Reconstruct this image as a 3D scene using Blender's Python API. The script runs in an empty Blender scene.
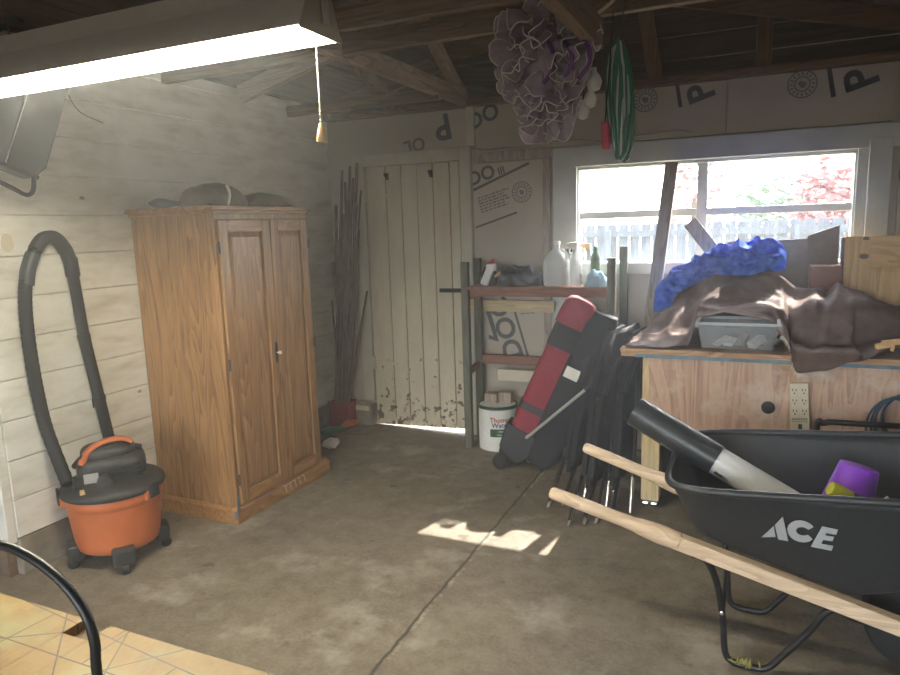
import bpy, math, random
from mathutils import Vector as V, Matrix, Quaternion, noise
R0 = random.Random(7)
PI = math.pi
scene = bpy.context.scene
col = scene.collection
# ------------------------------------------------------------ camera solve
YAW, PITCH, ROLL, F, H = -0.425084, 0.162587, 0.031892, 677.79, 1.53
def _axes():
    f = V((math.sin(YAW)*math.cos(PITCH), math.cos(YAW)*math.cos(PITCH), -math.sin(PITCH)))
    r = V((math.cos(YAW), -math.sin(YAW), 0)); d = f.cross(r)
    c, s = math.cos(ROLL), math.sin(ROLL)
    return c*r + s*d, -s*r + c*d, f
CR, CD, CF = _axes()
EYE = V((0, 0, H))
def ray(x, y): return CR*((x-450)/F) + CD*((y-337.5)/F) + CF
def pz(x, y, z): d = ray(x, y); return EYE + d*((z-H)/d.z)
def py(x, y, Y): d = ray(x, y); return EYE + d*(Y/d.y)
def px(x, y, X): d = ray(x, y); return EYE + d*(X/d.x)
cam = bpy.data.cameras.new('camera'); cam.sensor_width = 36; cam.lens = F/900*36; cam.clip_start = .02
co = bpy.data.objects.new('camera', cam); col.objects.link(co)
m = Matrix((CR, -CD, -CF)).transposed().to_4x4(); m.translation = EYE
co.matrix_world = m; scene.camera = co

# ------------------------------------------------------------ materials
def nt(name):
    mt = bpy.data.materials.new(name); mt.use_nodes = True
    return mt, mt.node_tree, mt.node_tree.nodes['Principled BSDF']
def N(t, kind, **kw):
    n = t.nodes.new(kind)
    for k, v in kw.items():
        if k in n.inputs: n.inputs[k].default_value = v
        else: setattr(n, k, v)
    return n
def coords(t, scale=(1, 1, 1), rot=(0, 0, 0), loc=(0, 0, 0)):
    tc = t.nodes.new('ShaderNodeTexCoord'); mp = t.nodes.new('ShaderNodeMapping')
    mp.inputs['Scale'].default_value = scale; mp.inputs['Rotation'].default_value = rot; mp.inputs['Location'].default_value = loc
    t.links.new(tc.outputs['Object'], mp.inputs['Vector']); return mp.outputs['Vector']
def ramp(t, fac, stops):
    r = t.nodes.new('ShaderNodeValToRGB'); e = r.color_ramp.elements
    while len(e) < len(stops): e.new(.5)
    for k, (p, c) in enumerate(stops):
        e[k].position = p; e[k].color = (*c, 1) if len(c) == 3 else c
    t.links.new(fac, r.inputs['Fac']); return r.outputs['Color']
def mix(t, fac, a, b, mode='MIX'):
    n = t.nodes.new('ShaderNodeMix'); n.data_type = 'RGBA'; n.blend_type = mode
    for k, v in ((0, fac), (6, a), (7, b)):
        if hasattr(v, 'links'): t.links.new(v, n.inputs[k])
        else: n.inputs[k].default_value = v if k == 0 else (*v, 1)
    return n.outputs[2]
def bump(t, bsdf, h, s=.3, d=.01):
    b = N(t, 'ShaderNodeBump', Strength=s, Distance=d)
    t.links.new(h, b.inputs['Height']); t.links.new(b.outputs['Normal'], bsdf.inputs['Normal'])
def noisef(t, vec, scale, detail=4, rough=.6, dist=0):
    n = N(t, 'ShaderNodeTexNoise', Scale=scale, Detail=detail, Roughness=rough, Distortion=dist)
    t.links.new(vec, n.inputs['Vector']); return n.outputs['Fac']
def flat(name, c, rough=.6, metal=0, var=.12, sc=25, bmp=0, **kw):
    mt, t, b = nt(name)
    v = coords(t); f = noisef(t, v, sc)
    lo = tuple(max(0, x*(1-var)) for x in c); hi = tuple(min(1, x*(1+var)) for x in c)
    t.links.new(ramp(t, f, [(.3, lo), (.7, hi)]), b.inputs['Base Color'])
    b.inputs['Roughness'].default_value = rough; b.inputs['Metallic'].default_value = metal
    for k, x in kw.items(): b.inputs[k.replace('_', ' ')].default_value = x
    if bmp: bump(t, b, f, bmp)
    return mt
def wood(name, dark, light, axis='z', scale=1, rough=.55, rings=1, stain=None, stainc=None, dens=1, st=.12):
    """long grain along one axis: stretched noise plus distorted cathedral bands"""
    mt, t, b = nt(name)
    s = {'x': (st, 1, 1), 'y': (1, st, 1), 'z': (1, 1, st)}[axis]
    s = tuple(q*scale for q in s)
    v = coords(t, s)
    f1 = noisef(t, v, 60*dens, 3, .6); f2 = noisef(t, v, 5*dens, 2, .5, 1.5)
    w = N(t, 'ShaderNodeMath', operation='MULTIPLY'); w.inputs[1].default_value = 9*rings; t.links.new(f2, w.inputs[0])
    fr = N(t, 'ShaderNodeMath', operation='FRACT'); t.links.new(w.outputs[0], fr.inputs[0])
    ad = N(t, 'ShaderNodeMath', operation='MULTIPLY_ADD'); ad.inputs[1].default_value = .45
    t.links.new(fr.outputs[0], ad.inputs[0]); t.links.new(f1, ad.inputs[2])
    c = ramp(t, ad.outputs[0], [(.32, dark), (.62, tuple((p+q)/2 for p, q in zip(dark, light))), (.95, light)])
    if stain:
        g = noisef(t, coords(t, (1, 1, 1)), stain, 5, .7)
        c = mix(t, ramp(t, g, [(.5, (0, 0, 0)), (.68, (1, 1, 1))]), c, stainc)
    t.links.new(c, b.inputs['Base Color']); b.inputs['Roughness'].default_value = rough
    bump(t, b, f1, .15, .004)
    return mt
M = {}
M['oak'] = wood('oak veneer', (.135, .064, .025), (.37, .20, .083), 'z', 1, .4, 1.7, st=.07)
M['oak_y'] = wood('oak rail', (.18, .08, .028), (.40, .205, .078), 'y', 1, .4)
M['oak_x'] = wood('oak side rail', (.18, .08, .028), (.40, .205, .078), 'x', 1, .4)
M['rafter'] = wood('old rafter wood', (.085, .05, .03), (.22, .14, .085), 'x', 1, .8)
M['rafter_y'] = wood('old joist wood', (.085, .05, .03), (.24, .155, .09), 'y', 1, .8)
M['rafter_z'] = wood('old stud wood', (.10, .06, .035), (.26, .17, .10), 'z', 1, .8)
M['deck'] = wood('roof boards', (.05, .034, .025), (.12, .08, .056), 'y', .6, .85)
M['gable'] = wood('dark gable boards', (.06, .045, .035), (.14, .105, .08), 'x', .6, .85)
M['ply'] = wood('weathered plywood', (.33, .185, .125), (.56, .37, .26), 'z', .8, .6, .8, 5.5, (.60, .48, .385))
M['pine'] = wood('pine', (.46, .26, .085), (.72, .46, .18), 'z', .8, .45)
M['pine_x'] = wood('pine across', (.46, .26, .085), (.70, .44, .17), 'x', .8, .45)
M['lumber'] = wood('pale lumber', (.42, .31, .16), (.64, .50, .28), 'z', 1, .65)
M['lumber_x'] = wood('pale cross lumber', (.42, .31, .16), (.64, .50, .28), 'x', 1, .65)
M['handle'] = wood('ash handle', (.52, .36, .22), (.78, .60, .42), 'x', 1, .45)
M['greypost'] = wood('grey green post wood', (.065, .07, .045), (.14, .14, .10), 'z', 1, .75)
M['redwood'] = wood('red brown board', (.13, .05, .03), (.27, .12, .075), 'x', 1, .7)
M['greywood'] = wood('grey lumber', (.20, .16, .13), (.38, .32, .26), 'z', 1, .75)
M['stake'] = wood('garden stake wood', (.05, .032, .022), (.17, .115, .08), 'z', 2, .8)
M['worktrim'] = wood('worn brown trim', (.26, .14, .07), (.50, .30, .16), 'x', 1, .6)
M['cream'] = flat('cream painted trim', (.50, .46, .36), .55, var=.10, sc=9)
M['white_trim'] = flat('grey white window paint', (.52, .52, .49), .55, var=.08, sc=8)
M['black'] = flat('black plastic', (.013, .014, .015), .5, var=.2)
M['blackgloss'] = flat('black enamel steel', (.008, .008, .009), .42, var=.1)
M['rubber'] = flat('black rubber', (.012, .012, .012), .75, bmp=.2)
M['darkfabric'] = flat('black chair fabric', (.011, .012, .015), .85, sc=120, bmp=.3)
M['chrome'] = flat('bright steel', (.75, .75, .76), .25, 1, .05)
M['litpipe'] = flat('pipe end painted lit', (.70, .70, .69), .35, var=.04)  # pale colour for the part of the black pipe that catches light
M['alu'] = flat('dull aluminium', (.52, .50, .47), .4, .7, .05)
M['orange'] = flat('orange plastic', (.52, .145, .05), .5, var=.10, sc=6)
M['dirtyblack'] = flat('dusty black plastic', (.028, .027, .025), .6, var=.6, sc=9)
M['red'] = flat('red nylon', (.23, .012, .028), .7, var=.2, sc=40, bmp=.1)
M['maroon'] = flat('maroon plastic', (.27, .028, .022), .55)
M['white'] = flat('white plastic', (.78, .77, .73), .45, var=.05)
M['offwhite'] = flat('ivory plastic', (.60, .53, .40), .45, var=.06)
M['paper'] = flat('white label', (.72, .70, .64), .7, var=.08)
M['green'] = flat('green plastic', (.02, .13, .05), .5)
M['dkgreen'] = flat('dark green print', (.02, .07, .03), .5)
M['redprint'] = flat('red print', (.45, .03, .03), .5)
M['blueprint'] = flat('navy print', (.03, .03, .18), .5)
M['purple'] = flat('purple plastic', (.22, .045, .52), .4, var=.08, Transmission_Weight=0.0)
M['yellow'] = flat('yellow green plastic', (.55, .55, .04), .4)
M['bluecloth'] = flat('pale blue cloth', (.30, .48, .60), .85, bmp=.2)
M['greybag'] = flat('dark grey plastic bag', (.055, .06, .065), .35, var=.9, sc=14, bmp=.3)
M['brownbag'] = flat('brown cloth bundle', (.12, .085, .062), .85, var=.35, sc=14, bmp=.3)
M['taupe'] = flat('taupe enamel', (.36, .31, .25), .45, var=.04)
M['reflector'] = flat('white enamel', (.82, .82, .76), .4, var=.02)
M['cablecream'] = flat('cream cord', (.55, .45, .28), .6)
M['cablegreen'] = flat('green cable', (.04, .20, .12), .35)
M['cablewhite'] = flat('pale cable', (.55, .60, .56), .4)
M['cableblue'] = flat('dark blue cable', (.015, .05, .085), .4)
M['bluetrim'] = flat('blue painted edge', (.10, .19, .26), .5, var=.4, sc=12)
M['card'] = flat('cardboard', (.27, .185, .12), .85, var=.12)
M['dkcard'] = flat('dark brown board', (.15, .095, .065), .7, var=.15)
M['rustbox'] = flat('red brown box', (.20, .085, .055), .7, var=.15)
M['ink'] = flat('grey blue ink', (.075, .075, .085), .7)
M['inksoft'] = flat('faded ink', (.17, .155, .14), .7)
M['concrete'] = flat('curb concrete', (.23, .195, .15), .9, var=.4, sc=7, bmp=.4)
M['dark'] = flat('painted bench shade', (.02, .018, .015), .9)  # near-black colour standing in for the shade under the bench
M['brownwood'] = flat('brown sill wood', (.15, .10, .065), .8, var=.2)
M['purpleribbon'] = flat('purple ribbon', (.12, .03, .16), .5)
M['navycase'] = flat('dark slate vinyl', (.035, .04, .045), .45, var=.3, sc=5)
M['redhandle'] = flat('pink red plastic', (.55, .05, .10), .45)
M['logo'] = flat('silver grey print', (.42, .43, .45), .45, var=.03)
M['tray'] = flat('black poly tray', (.022, .023, .026), .42, var=.25, sc=60, bmp=.06)
M['beadchain'] = flat('bead chain', (.50, .47, .40), .3, .8, .05)
M['amberwood'] = flat('amber wood knob', (.60, .40, .20), .4)
M['pipe'] = flat('black pipe', (.022, .024, .027), .38, var=.15)
M['leafgreen'] = flat('dusty green leaves', (.10, .15, .07), .7, var=.4)

M['drygrass'] = flat('dry grass', (.30, .27, .06), .7)
# white painted boards with dirt and knots
mt, t, b = nt('white painted boards')
v = coords(t, (1, .25, 1)); f = noisef(t, v, 14, 5, .65); g = noisef(t, coords(t), 2.2, 4, .6)
c = ramp(t, f, [(.28, (.56, .52, .43)), (.5, (.74, .71, .63)), (.75, (.81, .79, .72))])
c = mix(t, ramp(t, g, [(.52, (0, 0, 0)), (.75, (.55, .55, .55))]), c, (.50, .45, .35))
vo = N(t, 'ShaderNodeTexVoronoi', Scale=3.1); t.links.new(coords(t, (1, .8, 1.3)), vo.inputs['Vector'])
c = mix(t, ramp(t, vo.outputs['Distance'], [(.025, (.8, .8, .8)), (.05, (0, 0, 0))]), c, (.17, .13, .09))
t.links.new(c, b.inputs['Base Color']); b.inputs['Roughness'].default_value = .6; bump(t, b, f, .2, .005); M['whiteboards'] = mt
# door paint: chips near the ground
mt, t, b = nt('chipped door paint')
tc = N(t, 'ShaderNodeTexCoord'); sp = N(t, 'ShaderNodeSeparateXYZ'); t.links.new(tc.outputs['Object'], sp.inputs[0])
mr = N(t, 'ShaderNodeMapRange'); mr.inputs[1].default_value = 0; mr.inputs[2].default_value = .75; mr.inputs[3].default_value = .135; mr.inputs[4].default_value = -.06
t.links.new(sp.outputs[2], mr.inputs[0])
f = noisef(t, coords(t), 16, 4, .6)
ad = N(t, 'ShaderNodeMath', operation='ADD'); t.links.new(f, ad.inputs[0]); t.links.new(mr.outputs[0], ad.inputs[1])
g = noisef(t, coords(t, (1, 1, .3)), 7, 4)
c = ramp(t, g, [(.3, (.48, .41, .295)), (.7, (.60, .525, .39))])
c = mix(t, ramp(t, ad.outputs[0], [(.665, (0, 0, 0)), (.685, (1, 1, 1))]), c, (.10, .065, .035))
t.links.new(c, b.inputs['Base Color']); b.inputs['Roughness'].default_value = .5; M['doorpaint'] = mt
# concrete floor with stains, dust and a tooled joint
mt, t, b = nt('stained concrete')
v = coords(t); f = noisef(t, v, 1.6, 6, .62); g = noisef(t, v, 11, 5, .7); h = noisef(t, v, 70, 3, .7)
c = ramp(t, f, [(.30, (.084, .060, .036)), (.5, (.185, .144, .094)), (.70, (.33, .275, .192))])
c = mix(t, .45, c, ramp(t, g, [(.34, (.075, .058, .04)), (.66, (.34, .30, .235))]), 'MIX')
c = mix(t, .25, c, ramp(t, h, [(.35, (.09, .075, .055)), (.7, (.34, .30, .24))]))
f2 = noisef(t, coords(t, loc=(3.1, 8.2, 0)), 2.6, 5, .65)
c = mix(t, ramp(t, f2, [(.55, (0, 0, 0)), (.68, (.7, .7, .7))]), c, (.42, .38, .32))
f3 = noisef(t, coords(t, loc=(7, 1, 0)), 6, 3, .5)
c = mix(t, ramp(t, f3, [(.66, (0, 0, 0)), (.72, (.7, .7, .7))]), c, (.06, .045, .03))
sp = N(t, 'ShaderNodeSeparateXYZ'); t.links.new(v, sp.inputs[0])
wn = noisef(t, coords(t), 9, 3)
a1 = N(t, 'ShaderNodeMath', operation='MULTIPLY_ADD'); a1.inputs[1].default_value = .03; t.links.new(wn, a1.inputs[0]); t.links.new(sp.outputs[0], a1.inputs[2])
a2 = N(t, 'ShaderNodeMath', operation='ADD'); a2.inputs[1].default_value = 1.17-.015; t.links.new(a1.outputs[0], a2.inputs[0])
a3 = N(t, 'ShaderNodeMath', operation='ABSOLUTE'); t.links.new(a2.outputs[0], a3.inputs[0])
c = mix(t, ramp(t, a3.outputs[0], [(.004, (.9, .9, .9)), (.009, (0, 0, 0))]), c, (.035, .028, .02))
a4 = N(t, 'ShaderNodeMath', operation='ADD'); a4.inputs[1].default_value = 1.17-.030; t.links.new(a1.outputs[0], a4.inputs[0])
a5 = N(t, 'ShaderNodeMath', operation='ABSOLUTE'); t.links.new(a4.outputs[0], a5.inputs[0])
mm = N(t, 'ShaderNodeMath', operation='MULTIPLY'); t.links.new(ramp(t, a5.outputs[0], [(.006, (1, 1, 1)), (.012, (0, 0, 0))]), mm.inputs[0]); t.links.new(ramp(t, g, [(.5, (0, 0, 0)), (.6, (.8, .8, .8))]), mm.inputs[1])
c = mix(t, mm.outputs[0], c, (.42, .38, .28))
t.links.new(c, b.inputs['Base Color']); b.inputs['Roughness'].default_value = .72; bump(t, b, g, .25, .006); M['floor'] = mt
# tan faced foam board
M['foam'] = flat('tan faced foam board', (.44, .385, .315), .55, var=.06, sc=3)
# cut marked bench top
mt, t, b = nt('scarred plywood top')
v = coords(t); f = noisef(t, v, 7, 5, .7); g = noisef(t, coords(t, (3, 1, 1)), 40, 3, .6)
c = ramp(t, f, [(.3, (.12, .058, .009)), (.5, (.225, .128, .026)), (.75, (.30, .195, .055))])
c = mix(t, ramp(t, g, [(.5, (0, 0, 0)), (.75, (.4, .4, .4))]), c, (.38, .22, .07))
f2 = noisef(t, coords(t, loc=(2, 5, 1)), 5, 3); c = mix(t, ramp(t, f2, [(.56, (0, 0, 0)), (.68, (.5, .5, .5))]), c, (.27, .29, .15))
for rz, sc, w, h in ((.0, 1, .40, .13), (.10, 1, .31, .17), (-.55, 1, .7, .21), (.75, 1, .8, .29)):
    bk = N(t, 'ShaderNodeTexBrick', Scale=1.0); bk.inputs['Mortar Size'].default_value = .0013; bk.inputs['Brick Width'].default_value = w; bk.inputs['Row Height'].default_value = h
    bk.inputs['Mortar Smooth'].default_value = 0
    t.links.new(coords(t, rot=(0, 0, rz)), bk.inputs['Vector']); c = mix(t, bk.outputs['Fac'], c, (.07, .035, .01))
t.links.new(c, b.inputs['Base Color']); b.inputs['Roughness'].default_value = .5; M['worktop'] = mt
# tarps
def tarp(name, lo, hi, trans):
    mt, t, b = nt(name)
    f = noisef(t, coords(t), 18, 5, .65)
    c = ramp(t, f, [(.3, lo), (.7, hi)]); t.links.new(c, b.inputs['Base Color']); b.inputs['Roughness'].default_value = .66; b.inputs['Specular IOR Level'].default_value = .16
    wv = N(t, 'ShaderNodeTexNoise', Scale=45, Detail=3); t.links.new(coords(t), wv.inputs['Vector']); bump(t, b, wv.outputs['Fac'], .35, .008)
    tr = N(t, 'ShaderNodeBsdfTranslucent'); t.links.new(c, tr.inputs['Color'])
    mx = N(t, 'ShaderNodeMixShader'); mx.inputs[0].default_value = trans
    t.links.new(b.outputs[0], mx.inputs[1]); t.links.new(tr.outputs[0], mx.inputs[2])
    t.links.new(mx.outputs[0], t.nodes['Material Output'].inputs['Surface']); return mt
M['browntarp'] = tarp('brown tarpaulin', (.088, .054, .042), (.15, .098, .078), .05)
M['bluetarp'] = tarp('blue tarpaulin', (.02, .10, .60), (.12, .30, .95), .42)
M['netting'] = tarp('mauve netting', (.30, .22, .28), (.44, .35, .40), .35)
M['netedge'] = flat('cream netting edge', (.62, .56, .48), .6)
# see-through plastics and window glass
def clear(name, c, op, rough=.2):
    mt, t, b = nt(name)
    b.inputs['Base Color'].default_value = (*c, 1); b.inputs['Roughness'].default_value = rough
    tr = N(t, 'ShaderNodeBsdfTransparent'); mx = N(t, 'ShaderNodeMixShader'); mx.inputs[0].default_value = op
    t.links.new(tr.outputs[0], mx.inputs[1]); t.links.new(b.outputs[0], mx.inputs[2])
    t.links.new(mx.outputs[0], t.nodes['Material Output'].inputs['Surface']); return mt
M['glass'] = clear('window glass', (.8, .85, .85), .05, .03)
M['clearbin'] = clear('clear bin plastic', (.42, .46, .50), .38)
M['jug'] = clear('milky jug plastic', (.60, .63, .62), .45, .35)
# lamp tube
mt, t, b = nt('lit fluorescent tube')
b.inputs['Base Color'].default_value = (1, 1, 1, 1); b.inputs['Emission Color'].default_value = (1, .925, .735, 1); b.inputs['Emission Strength'].default_value = 210; M['tube'] = mt
# outdoors
M['fence'] = wood('grey fence pickets', (.05, .062, .075), (.12, .138, .155), 'z', .5, .9)
M['earth'] = flat('dry grass ground', (.35, .31, .22), .9, var=.2, sc=4)
M['leaf'] = flat('tree leaves', (.13, .18, .13), .6, var=.4, sc=3)
M['redleaf'] = flat('red leaves', (.30, .15, .14), .6, var=.4, sc=3)
M['bark'] = flat('tree bark', (.12, .09, .07), .9, var=.3)
M['siding'] = flat('pale house siding', (.80, .80, .78), .6, var=.03)
M['shingle'] = flat('grey roof shingles', (.2, .19, .19), .9)

# ------------------------------------------------------------ mesh building
def frame(d, up=V((0, 0, 1))):
    d = d.normalized()
    if abs(d.dot(up)) > .99: up = V((0, 1, 0)) if abs(d.y) < .9 else V((1, 0, 0))
    s = d.cross(up).normalized(); return s, s.cross(d), d
class B:
    def __init__(s): s.v = []; s.f = []
    def add(s, vs, fs):
        n = len(s.v); s.v += [V(p) for p in vs]; s.f += [[i+n for i in q] for q in fs]; return s
    def bx(s, x0, x1, y0, y1, z0, z1):
        vs = [(x, y, z) for z in (z0, z1) for y in (y0, y1) for x in (x0, x1)]
        return s.add(vs, [(0, 2, 3, 1), (4, 5, 7, 6), (0, 1, 5, 4), (2, 6, 7, 3), (0, 4, 6, 2), (1, 3, 7, 5)])
    def beam(s, p, q, w, h, up=V((0, 0, 1))):
        p, q = V(p), V(q); a, b, d = frame(q-p, V(up))
        vs = [o + a*i*w/2 + b*j*h/2 for o in (p, q) for j in (-1, 1) for i in (-1, 1)]
        return s.add(vs, [(0, 2, 3, 1), (4, 5, 7, 6), (0, 1, 5, 4), (2, 6, 7, 3), (0, 4, 6, 2), (1, 3, 7, 5)])
    def tube(s, pts, r, n=10, caps=True, closed=False):
        pts = [V(p) for p in pts]; k = len(pts); vs = []; fs = []
        rs = r if isinstance(r, (list, tuple)) else [r]*k
        a = None
        for i in range(k):
            if closed: d = pts[(i+1) % k] - pts[i-1]
            else: d = pts[min(i+1, k-1)] - pts[max(i-1, 0)]
            if d.length < 1e-9: d = V((0, 0, 1))
            d.normalize()
            if a is None: a, b, _ = frame(d)
            else:
                a = (a - d*a.dot(d)); a = a.normalized() if a.length > 1e-6 else frame(d)[0]; b = d.cross(a)
            b = d.cross(a)
            for j in range(n):
                t = 2*PI*j/n; vs.append(pts[i] + (a*math.cos(t) + b*math.sin(t))*rs[i])
        for i in range(k if closed else k-1):
            i2 = (i+1) % k
            for j in range(n):
                j2 = (j+1) % n; fs.append((i*n+j, i*n+j2, i2*n+j2, i2*n+j))
        if caps and not closed: fs += [tuple(range(n))[::-1], tuple((k-1)*n+j for j in range(n))]
        return s.add(vs, fs)
    def lathe(s, c, prof, n=28, axis=(0, 0, 1)):
        c = V(c); a, b, d = frame(V(axis)); vs = []; fs = []; k = len(prof)
        for r, h in prof:
            for j in range(n):
                t = 2*PI*j/n; vs.append(c + (a*math.cos(t) + b*math.sin(t))*max(r, 1e-5) + d*h)
        for i in range(k-1):
            for j in range(n):
                j2 = (j+1) % n; fs.append((i*n+j, i*n+j2, (i+1)*n+j2, (i+1)*n+j))
        if prof[0][0] > 1e-4: fs.append(tuple(range(n))[::-1])
        if prof[-1][0] > 1e-4: fs.append(tuple((k-1)*n+j for j in range(n)))
        return s.add(vs, fs)
    def prism(s, pts, vec):
        pts = [V(p) for p in pts]; n = len(pts); vec = V(vec)
        return s.add(pts + [p+vec for p in pts], [tuple(range(n))[::-1], tuple(range(n, 2*n))] + [(i, (i+1) % n, n+(i+1) % n, n+i) for i in range(n)])
    def grid(s, fn, nu, nv, wrap=False):
        vs = [fn(i/nu, j/nv) for j in range(nv+1) for i in range(nu+1)]; w = nu+1
        return s.add(vs, [(j*w+i, j*w+i+1, (j+1)*w+i+1, (j+1)*w+i) for j in range(nv) for i in range(nu)])
    def ell(s, c, r, n=16, k=10, rot=None, fn=None):
        c = V(c); vs = []; fs = []
        for i in range(k+1):
            p = PI*i/k
            for j in range(n):
                t = 2*PI*j/n; u = V((math.sin(p)*math.cos(t), math.sin(p)*math.sin(t), math.cos(p)))
                q = V((u.x*r[0], u.y*r[1], u.z*r[2]))
                if fn: q = fn(u, q)
                if rot: q = rot @ q
                vs.append(c+q)
        for i in range(k):
            for j in range(n):
                j2 = (j+1) % n; fs.append((i*n+j, (i+1)*n+j, (i+1)*n+j2, i*n+j2))
        return s.add(vs, fs)
    def build(s, name, mat, parent=None, base=None, smooth=True, bevel=0, solid=0, sub=0, sharp=40, label=None):
        off = V(base) if base is not None else (OFF[parent.name] if parent else V((0, 0, 0)))
        me = bpy.data.meshes.new(name); me.from_pydata([v-off for v in s.v], [], s.f)
        import bmesh
        bm = bmesh.new(); bm.from_mesh(me); bmesh.ops.remove_doubles(bm, verts=bm.verts, dist=1e-5)
        bmesh.ops.recalc_face_normals(bm, faces=bm.faces); bm.to_mesh(me); bm.free()
        if smooth:
            for p in me.polygons: p.use_smooth = True
            me.set_sharp_from_angle(angle=math.radians(sharp))
        me.materials.append(M[mat] if isinstance(mat, str) else mat)
        o = bpy.data.objects.new(name, me); col.objects.link(o)
        if parent: o.parent = parent
        else: o.location = off
        OFF[o.name] = off
        if solid: md = o.modifiers.new('t', 'SOLIDIFY'); md.thickness = solid; md.offset = 0
        if bevel: md = o.modifiers.new('b', 'BEVEL'); md.width = bevel; md.segments = 2; md.limit_method = 'ANGLE'
        if sub: md = o.modifiers.new('s', 'SUBSURF'); md.levels = sub; md.render_levels = sub
        if label: o['label'] = label
        return o
OFF = {}
def tag(o, label, cat, group=None):
    o['label'] = label; o['category'] = cat
    if group: o['group'] = group
    return o
def thing(name, loc, label, cat, group=None):
    o = bpy.data.objects.new(name, None); col.objects.link(o); o.location = V(loc); OFF[o.name] = V(loc); o.empty_display_size = .05
    return tag(o, label, cat, group)
def struct(o): o['kind'] = 'structure'; return o
def copy_tree(o, parent=None):
    c = o.copy(); col.objects.link(c); OFF[c.name] = OFF.get(o.name, V((0, 0, 0)))
    if parent: c.parent = parent; c.matrix_parent_inverse = o.matrix_parent_inverse.copy()
    for ch in list(o.children): copy_tree(ch, c)
    return c
def spline(pts, k=8, closed=False):
    pts = [V(p) for p in pts]; n = len(pts); out = []
    for i in range(n if closed else n-1):
        if closed: a, b, c, d = pts[i-1], pts[i], pts[(i+1) % n], pts[(i+2) % n]
        else: a, b, c, d = pts[max(i-1, 0)], pts[i], pts[i+1], pts[min(i+2, n-1)]
        for j in range(k):
            t = j/k
            out.append(.5*((2*b) + (c-a)*t + (2*a-5*b+4*c-d)*t*t + (3*b-a-3*c+d)*t**3))
    if not closed: out.append(pts[-1])
    return out
def lerp(a, b, t): return a+(b-a)*t
def interp(xs, ys, x):
    if x <= xs[0]: return ys[0]
    for i in range(len(xs)-1):
        if x <= xs[i+1]:
            t = (x-xs[i])/(xs[i+1]-xs[i]); t = t*t*(3-2*t); return lerp(ys[i], ys[i+1], t)
    return ys[-1]
def text(s, size, mat_, parent, mtx, name='printed_lettering', depth=.0006):
    """lettering as a thin raised mesh; mtx maps text space (x right, y up) to the world"""
    cu = bpy.data.curves.new('t', 'FONT'); cu.body = s; cu.size = size; cu.extrude = depth; cu.align_x = 'CENTER'; cu.align_y = 'CENTER'; cu.resolution_u = 3; cu.offset = size*.026
    o = bpy.data.objects.new('t', cu); col.objects.link(o); dg = bpy.context.evaluated_depsgraph_get(); dg.update()
    me = bpy.data.meshes.new_from_object(o.evaluated_get(dg)); bpy.data.objects.remove(o)
    b = B(); b.add([mtx @ v.co for v in me.vertices], [list(p.vertices) for p in me.polygons])
    return b if name is None else b.build(name, mat_, parent, smooth=False)
def wallmtx(c, ang, wdir=V((1, 0, 0)), udir=V((0, 0, 1))):
    n = wdir.cross(udir)
    m = Matrix((wdir, udir, n)).transposed().to_4x4(); m.translation = V(c)
    return m @ Matrix.Rotation(ang, 4, 'Z')
# ============================================================ THE SETTING
D = 4.489
struct(B().bx(-4.6, 1.3, -3.0, 4.62, -.12, 0).build('floor', 'floor', smooth=False))
struct(B().bx(-14, 14, 4.66, 26, -.2, -.03).build('ground', 'earth', smooth=False))
# left wall: painted planks on a concrete curb, open beyond its end
b = B(); z = .183
k = 0
while z < 2.44:
    b.bx(-3.08, -3.03 + (.003 if k % 2 else 0), 1.838, 4.60, z, min(z+.1785, 2.435)); z += .1825; k += 1
b.bx(-3.09, -3.042, 1.845, 4.6, .18, 2.435)
struct(b.build('wall_left', 'whiteboards', smooth=False, bevel=.003))
struct(B().bx(-3.13, -3.034, 1.792, 1.836, .165, 2.43).build('trim_1', 'whiteboards', smooth=False, bevel=.004))
struct(B().bx(-3.14, -3.03, 1.84, 4.6, 0, .178).build('trim_2', 'concrete', smooth=False, bevel=.006))
cb = B().bx(-3.05, -2.705, 4.44, 4.56, 0, .165).bx(-3.05, -2.705, 4.43, 4.45, .165, .19)
struct(cb.build('trim_3', 'concrete', smooth=False, bevel=.005))
struct(B().bx(-2.94, -2.72, 4.425, 4.429, .122, .160).build('trim_4', 'offwhite', smooth=False))
# recess past the open end of the left wall
struct(B().bx(-4.6, -4.5, -3, 4.6, 0, 3.0).build('wall_recess', 'brownwood', smooth=False))
struct(B().bx(-4.5, -3.07, 1.80, 1.86, 0, 2.36).build('wall_stub', 'brownwood', smooth=False))
struct(B().bx(-3.6, -3.13, 1.66, 1.79, .0, .10).build('trim_5', 'brownwood', smooth=False))
struct(B().bx(1.2, 1.3, -3, 4.6, 0, 2.40).build('wall_right', 'foam', smooth=False))
# front wall unseen behind the camera, doorway left open to add sky fill
b = B().bx(-4.6, -2.9, -3.1, -3.0, 0, 3.0).bx(.9, 1.3, -3.1, -3.0, 0, 2.9).bx(-2.9, .9, -3.1, -3.0, 2.05, 3.0)
struct(b.build('wall_front', 'gable', smooth=False))
# back wall sheathing with its openings, gable boards above
b = B().bx(-3.06, -2.70, 4.53, 4.59, 0, 2.34).bx(-2.70, -1.915, 4.53, 4.59, 1.99, 2.34).bx(-1.915, -1.085, 4.53, 4.59, 0, 2.34)
b.bx(-1.085, .50, 4.53, 4.59, 0, 1.262).bx(-1.085, .50, 4.53, 4.59, 1.875, 2.34).bx(.50, 1.25, 4.53, 4.59, 0, 2.34)
struct(b.build('wall_back', 'foam', smooth=False))
b = B(); z = 2.345
while z < 2.98:
    w0, w1 = -.9-(2.965-z)/.256-.1, -.9+(2.965-z)/.256+.1
    b.bx(max(w0, -3.1), min(w1, 1.3), 4.55, 4.60, z, z+.135); z += .14
struct(b.build('wall_gable', 'gable', smooth=False))
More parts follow.
